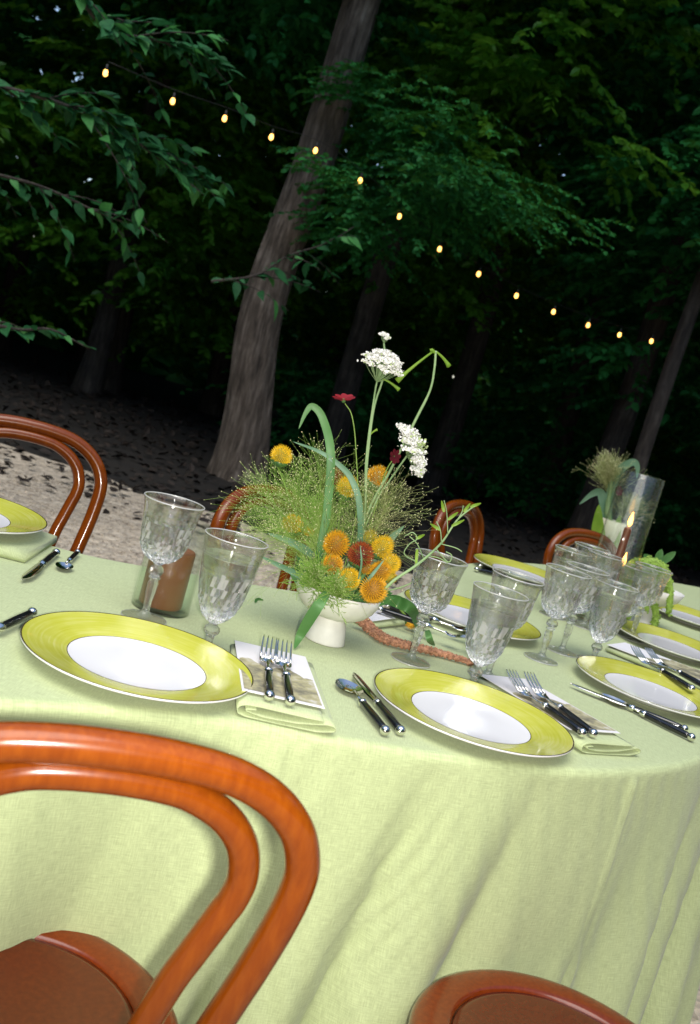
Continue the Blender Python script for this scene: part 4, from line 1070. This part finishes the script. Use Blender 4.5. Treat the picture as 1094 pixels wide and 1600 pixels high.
def trumpet(p, q, r0, r1, parent, O):
    b = MB(); P = [np.array(p)+(np.array(q)-np.array(p))*t+np.array([0, 0, -.008*t*(t)]) -O for t in np.linspace(0, 1, 8)]
    b.tube(P, [r0, r0, r0*1.1, r0*1.2, r0*1.35, r0*1.5, r1*.8, r1], 8); b.build('tubular_bloom', M['lime'], parent)
trumpet(u3(677, 549), u3(622, 588), .0018, .0052, nic, O); trumpet(u3(682, 550), u3(704, 565, .01), .0018, .0045, nic, O); trumpet(u3(680, 552), u3(674, 540), .0022, .0028, nic, O)
nic2 = empty('nicotiana', VC, 0, 'pale green tobacco stem with a short tube beneath the tallest lace flower', 'flower')
b = MB(); b.tube([p-O for p in spline([VC, u3(566, 830), u3(574, 720), u3(584, 640), u3(598, 594)], 8)], .0019, 7); b.build('stem', M['stem_pale'], nic2)
trumpet(u3(598, 592), u3(626, 602), .0016, .0036, nic2, O); trumpet(u3(578, 680), u3(592, 664), .0012, .0024, nic2, O)
vine = empty('sweet_pea_vine', VC, 0, 'pale pea vine with curling tendrils reaching right over the goblet', 'vine')
vp = [VC, g3(590, 925, -.09), g3(618, 905, -.09), g3(655, 880, -.08), g3(690, 848, -.06), g3(715, 812, -.05), g3(745, 788, -.04)]
b = MB(); sp_ = [p-O for p in spline(vp, 8)]; b.tube(sp_, [.0034*(1-.7*i/len(sp_)) for i in range(len(sp_))], 7)
tend = [((662, 872), (652, 850), (640, 838)), ((690, 848), (688, 828), (682, 815)), ((700, 835), (698, 800), (694, 782)), ((655, 880), (632, 866), (640, 850), (652, 842), (645, 832), (632, 838)), ((680, 856), (700, 878), (706, 868), (697, 862)), ((690, 850), (712, 856), (722, 862)), ((715, 812), (722, 800), (724, 790)), ((668, 868), (686, 872), (700, 880))]
for t in tend: b.tube([p-O for p in spline([g3(px, py, -.07) for px, py in t], 6)], .0009, 5)
b.build('stem', M['stem_pale'], vine)
for (px, py, qx, qy) in [(650, 842, 664, 835), (688, 828, 672, 818), (700, 812, 716, 800), (706, 822, 726, 812), (694, 800, 690, 782), (725, 800, 735, 786), (735, 792, 752, 786), (652, 858, 650, 885)]:
    o = blade('leaflet', [g3(px, py, -.07), g3((px+qx)/2, (py+qy)/2, -.07), g3(qx, qy, -.075)], .0026, 'lime', None); del_ = o.location.copy(); o.parent = vine; o.location = del_-Vector(O); 
    for kk in ('label', 'category', 'group'):
        if kk in o: del o[kk]
wis = empty('thin_stem', VC, 0, 'thin pale stem sticking out to the right behind the goblet', 'stem')
b = MB(); b.tube([p-O for p in spline([VC, g3(610, 922, .02), g3(662, 903, .03)], 6)], .0014, 6); b.build('stem', M['stem_pale'], wis)

# airy panic-grass plumes: a stalk, fine hairs and seeds
def plume(label, base, top, spread, n, L, mat, seed, name='panic_grass', group='airy panic grass plumes', ns=2, hr=.00016, droop=.25, start=.25, seedr=.00072, clear=False):
    g = random.Random(seed); root = empty(name, base, 0, label, 'grass', group)
    B = Vector((0, 0, 0)); T = Vector(np.array(top)-np.array(base)); ax = T.normalized()
    st = MB(); st.tube([B, T*.5+Vector((.003, 0, 0)), T], [.0013, .001, .0004], 5); st.build('stalk', M['stem'], root)
    h = MB(); sd = MB()
    def hair(pts):
        # three-sided hair
        h.tube(pts, hr, 3, False)
    for i in range(n):
        u = start+(1-start)*(i/n)**.8; p = T*u
        d = (ax*g.uniform(.5, 1.3)+Vector((g.gauss(0, 1), g.gauss(0, 1)*.7, g.gauss(0, .6)))*spread).normalized()
        l = L*g.uniform(.45, 1.15)*(1-.45*u*(u > .7))
        q1 = p+d*l*.5; q2 = p+d*l-Vector((0, 0, droop*l*.5))
        hair([p, q1, q2]); sd.octa(q2, seedr*g.uniform(.7, 1.3))
        for s in range(ns):
            t = g.uniform(.35, .9); r = p+(q2-p)*t; dd = (d+Vector((g.gauss(0, 1), g.gauss(0, 1), g.gauss(0, 1)))*.45).normalized(); e = r+dd*l*g.uniform(.18, .4)
            hair([r, e]); sd.octa(e, seedr*g.uniform(.6, 1.2))
    o = h.build('hairs', M[mat], root); o['kind'] = 'stuff'
    o = sd.build('seeds', M['seed'], root, False); o['kind'] = 'stuff'
VB = VC+np.array([-.02, -.02, .0])
plume('airy grass plume rising behind the tall arching leaf', VB, u3(498, 725, .02), .95, 230, .125, 'hair', 1)
plume('airy grass plume fanning up left beside the tall golden coneflower', VB, u3(462, 755, .0), 1.0, 230, .13, 'hair', 2)
plume('airy grass plume drooping left over the bentwood chair and goblet', VB, u3(418, 768, .02), .9, 210, .125, 'hair', 3)
plume('airy grass plume low at the left above the water goblet', VB, u3(440, 820, -.03), 1.0, 180, .10, 'hair', 4)
plume('airy grass plume spreading to the right below the tipped lace flower', VC, u3(612, 780, .0), .95, 230, .125, 'hair2', 5)
plume('pale grass plume in the middle behind the coneflowers', VC, u3(580, 775, .03), .8, 180, .11, 'hair', 6)
plume('feathery bright green fennel tuft at the left rim of the bowl', VC+np.array([-.03, -.05, -.01]), u3(492, 890, -.08), .9, 300, .05, 'hair', 7, 'fennel_tuft', 'feathery green tufts', 3, .0004, .1, .0, .0004)
plume('feathery green fennel tuft in front of the golden coneflower', VC+np.array([.0, -.06, -.01]), u3(525, 905, -.10), .9, 220, .035, 'hair', 8, 'fennel_tuft', 'feathery green tufts', 3, .0004, .1, .0, .0004)
plume('dense green grass tuft right behind the tall arching leaf', VB, u3(500, 800, -.01), .28, 420, .07, 'hair', 9, 'fennel_tuft', 'feathery green tufts', 3, .0003, .1, .1, .0004)
# dark greenery filling the mouth of the bowl
fill = MB(); g = random.Random(9); 
Pn, Dn, Nn_, Sn = [], [], [], []
for i in range(170):
    a = g.uniform(0, 6.28); rr = .062*math.sqrt(g.random()); Pn.append((vb[0]+rr*math.cos(a), vb[1]+rr*math.sin(a), TZ+.075+g.uniform(0, .02))); Dn.append((math.cos(a)*.6+g.gauss(0, .3), math.sin(a)*.6+g.gauss(0, .3), g.uniform(.5, 1.3))); Nn_.append((g.gauss(0, 1), -1, .5)); Sn.append(g.uniform(.03, .06))
V_, Q_ = leaves(np.array(Pn), np.array(Dn), np.array(Nn_), np.array(Sn), .55)
tag(link('bowl_greenery', np_mesh('bowl_greenery', V_, Q_, M['blade'])), 'short green leaves packed in the mouth of the white bowl', 'greenery', kind='stuff')

# pink amaranth tassel lying on the cloth
def tassel(name, pts, r, mat, label, group=None, parent=None, O=None, seed=0, nb=900):
    g = random.Random(seed); P = spline(pts, 10); k = len(P); O = np.array(P[0]) if O is None else O
    b = MB(); rr = [r*(1-.55*(i/k))*(1 if i > 1 else .6) for i in range(k)]; rr[-1] *= .4; b.tube([p-O for p in P], [q*.8 for q in rr], 8)
    for i in range(nb):
        u = g.random()*(k-1); j = int(u); p = Vector(P[j]+(P[min(j+1, k-1)]-P[j])*(u-j)-O); d = Vector((g.gauss(0, 1), g.gauss(0, 1), g.gauss(0, 1))).normalized(); q = p+d*rr[j]*g.uniform(.75, 1.0)
        b.octa(q, r*.16*g.uniform(.7, 1.3), 1)
    o = b.build(name, M[mat], parent, False)
    if parent is None: o.location = O; tag(o, label, 'flower', group)
    return o
tassel('amaranth_tassel', [at(560, 962, TZ+.025), at(577, 980, TZ+.012), at(600, 997, TZ+.0115), at(640, 1009, TZ+.011), at(690, 1021, TZ+.009), at(742, 1037, TZ+.007)], .0125, 'amar_p', 'pink-brown amaranth tassel lying on the cloth right of the white bowl', seed=1, nb=1500)

# ------------------------------------------------------------ second arrangement, further down the table
v2 = byrim(960, 814, .165)
vase2 = empty('footed_bowl', (v2[0], v2[1], TZ+.0008), 0, 'cream footed bowl further down the table behind the goblets', 'vase')
b = MB(); b.lathe([(.0005, .0006), (.0345, 0), (.0355, .002), (.0300, .030), (.0245, .044)], 32); b.build('foot', M['cream'], vase2)
b = MB(); b.lathe([(.0240, .0445), (.034, .047), (.040, .058), (.046, .090), (.053, .165), (.050, .1655), (.042, .09), (.0005, .055)], 32); b.build('bowl', M['cream'], vase2)
C2 = np.array([v2[0], v2[1], TZ+.13]); Y2 = v2[1]
def q3(px, py, dy=0): return aty(px, py, Y2+dy)
plume('tan grass plume standing upright in the second arrangement', C2, q3(952, 735), .42, 420, .15, 'hair2', 21, hr=.0005, seedr=.0013, start=.55, droop=.05)
plume('thin dark grass spray beside the tall candle glass', C2, q3(985, 790), .5, 200, .12, 'hair2', 22, hr=.0004, seedr=.0011, start=.3)
G2 = 'leaves of the second arrangement'
blade('blade_leaf', [C2, q3(950, 800), q3(955, 765), q3(968, 735), q3(988, 722), q3(996, 730), q3(995, 748)], .019, 'blade2', 'pale leaf of the second arrangement arching over to the right', group=G2)
blade('blade_leaf', [C2, q3(948, 820), q3(944, 790), q3(938, 770), q3(925, 772), q3(905, 788)], .020, 'blade2', 'pale leaf of the second arrangement bent over to the left', group=G2)
blade('blade_leaf', [C2, q3(938, 850, -.03), q3(934, 825, -.03), q3(936, 788, -.03)], .034, 'lime', 'broad lime leaf at the left of the second arrangement', group=G2)
blade('blade_leaf', [C2, q3(957, 855, -.04), q3(961, 835, -.04), q3(969, 805, -.04)], .030, 'lime', 'broad lime leaf low in the middle of the second arrangement', group=G2)
blade('blade_leaf', [C2, q3(972, 840), q3(982, 810), q3(992, 785)], .008, 'blade', 'narrow green blade seen through the tall candle glass', group=G2)
st2 = empty('corn_stem', C2, 0, 'thick pale green stem in the middle of the second arrangement', 'stem')
b = MB(); b.tube([p-C2 for p in spline([C2, q3(949, 800), q3(953, 768), q3(955, 750)], 6)], [.012]*10+[.009]*9, 8); b.build('stem', M['stem_pale'], st2)
cosmos('tiny maroon cosmos in the second arrangement', q3(966, 767, -.02), [C2, q3(955, 800), q3(966, 769, -.02)], .022, (.5, -.8, .3), 'maroon', 7)

# third arrangement: trailing green amaranth in a white compote at the right edge
v3 = at(1003, 975, TZ); Y3 = v3[1]
vase3 = empty('compote_vase', (v3[0], v3[1], TZ+.0008), 0, 'white compote vase at the right edge under the trailing green amaranth', 'vase')
b = MB(); b.lathe([(.0005, .0006), (.045, 0), (.046, .004), (.030, .018), (.024, .045), (.028, .060)], 40); b.build('foot', M['ceramic'], vase3)
b = MB(); b.lathe([(.0270, .0605), (.052, .070), (.075, .088), (.085, .112), (.083, .1125), (.07, .09), (.0005, .075)], 40); b.build('bowl', M['ceramic'], vase3)
C3 = np.array([v3[0], v3[1], TZ+.11]); Y3 = C3[1]
def r3(px, py, dy=0): return aty(px, py, Y3+dy)
am = empty('amaranth_bunch', C3, 0, 'bunch of trailing lime green amaranth spilling from the compote vase', 'flower')
TR = [[(1022, 885), (1005, 890), (993, 915), (986, 950), (978, 985)], [(1022, 884), (1002, 882), (990, 900), (984, 930), (990, 960)], [(1024, 884), (1012, 888), (1004, 912), (1000, 945), (994, 968)], [(1026, 885), (1020, 892), (1014, 915), (1010, 938)],
      [(1030, 886), (1036, 900), (1034, 930), (1038, 965), (1030, 990)], [(1026, 882), (1040, 888), (1048, 905), (1050, 935)], [(1024, 882), (1036, 880), (1052, 892), (1060, 925), (1058, 960)], [(1022, 884), (1010, 880), (998, 888), (992, 905)], [(1024, 884), (1030, 910), (1020, 930), (1024, 955)]]
for i, t in enumerate(TR): tassel('tassel', [C3+np.array([0, 0, .01])]+[r3(px-13, py, -.05-.012*(i % 4)) for px, py in t], .021, 'amar_g', None, parent=am, O=C3, seed=40+i, nb=260)
for i, (a_, b_, c_) in enumerate([((1025, 882), (1030, 868), (1034, 858)), ((1030, 880), (1045, 870), (1056, 862)), ((1020, 882), (1012, 872), (1006, 866))]):
    o = blade('leaf', [r3(*a_), r3(*b_), r3(*c_)], .012, 'blade', None); lo = o.location.copy(); o.parent = am; o.location = lo-Vector(C3)
    for kk in ('label', 'category'):
        if kk in o: del o[kk]

# snippet of green on the cloth left of the bowl
blade('leaf', [at(398, 941, TZ+.002), at(403, 936, TZ+.004), at(412, 938, TZ+.002)], .003, 'blade', 'tiny green leaf scrap lying on the cloth left of the bowl')
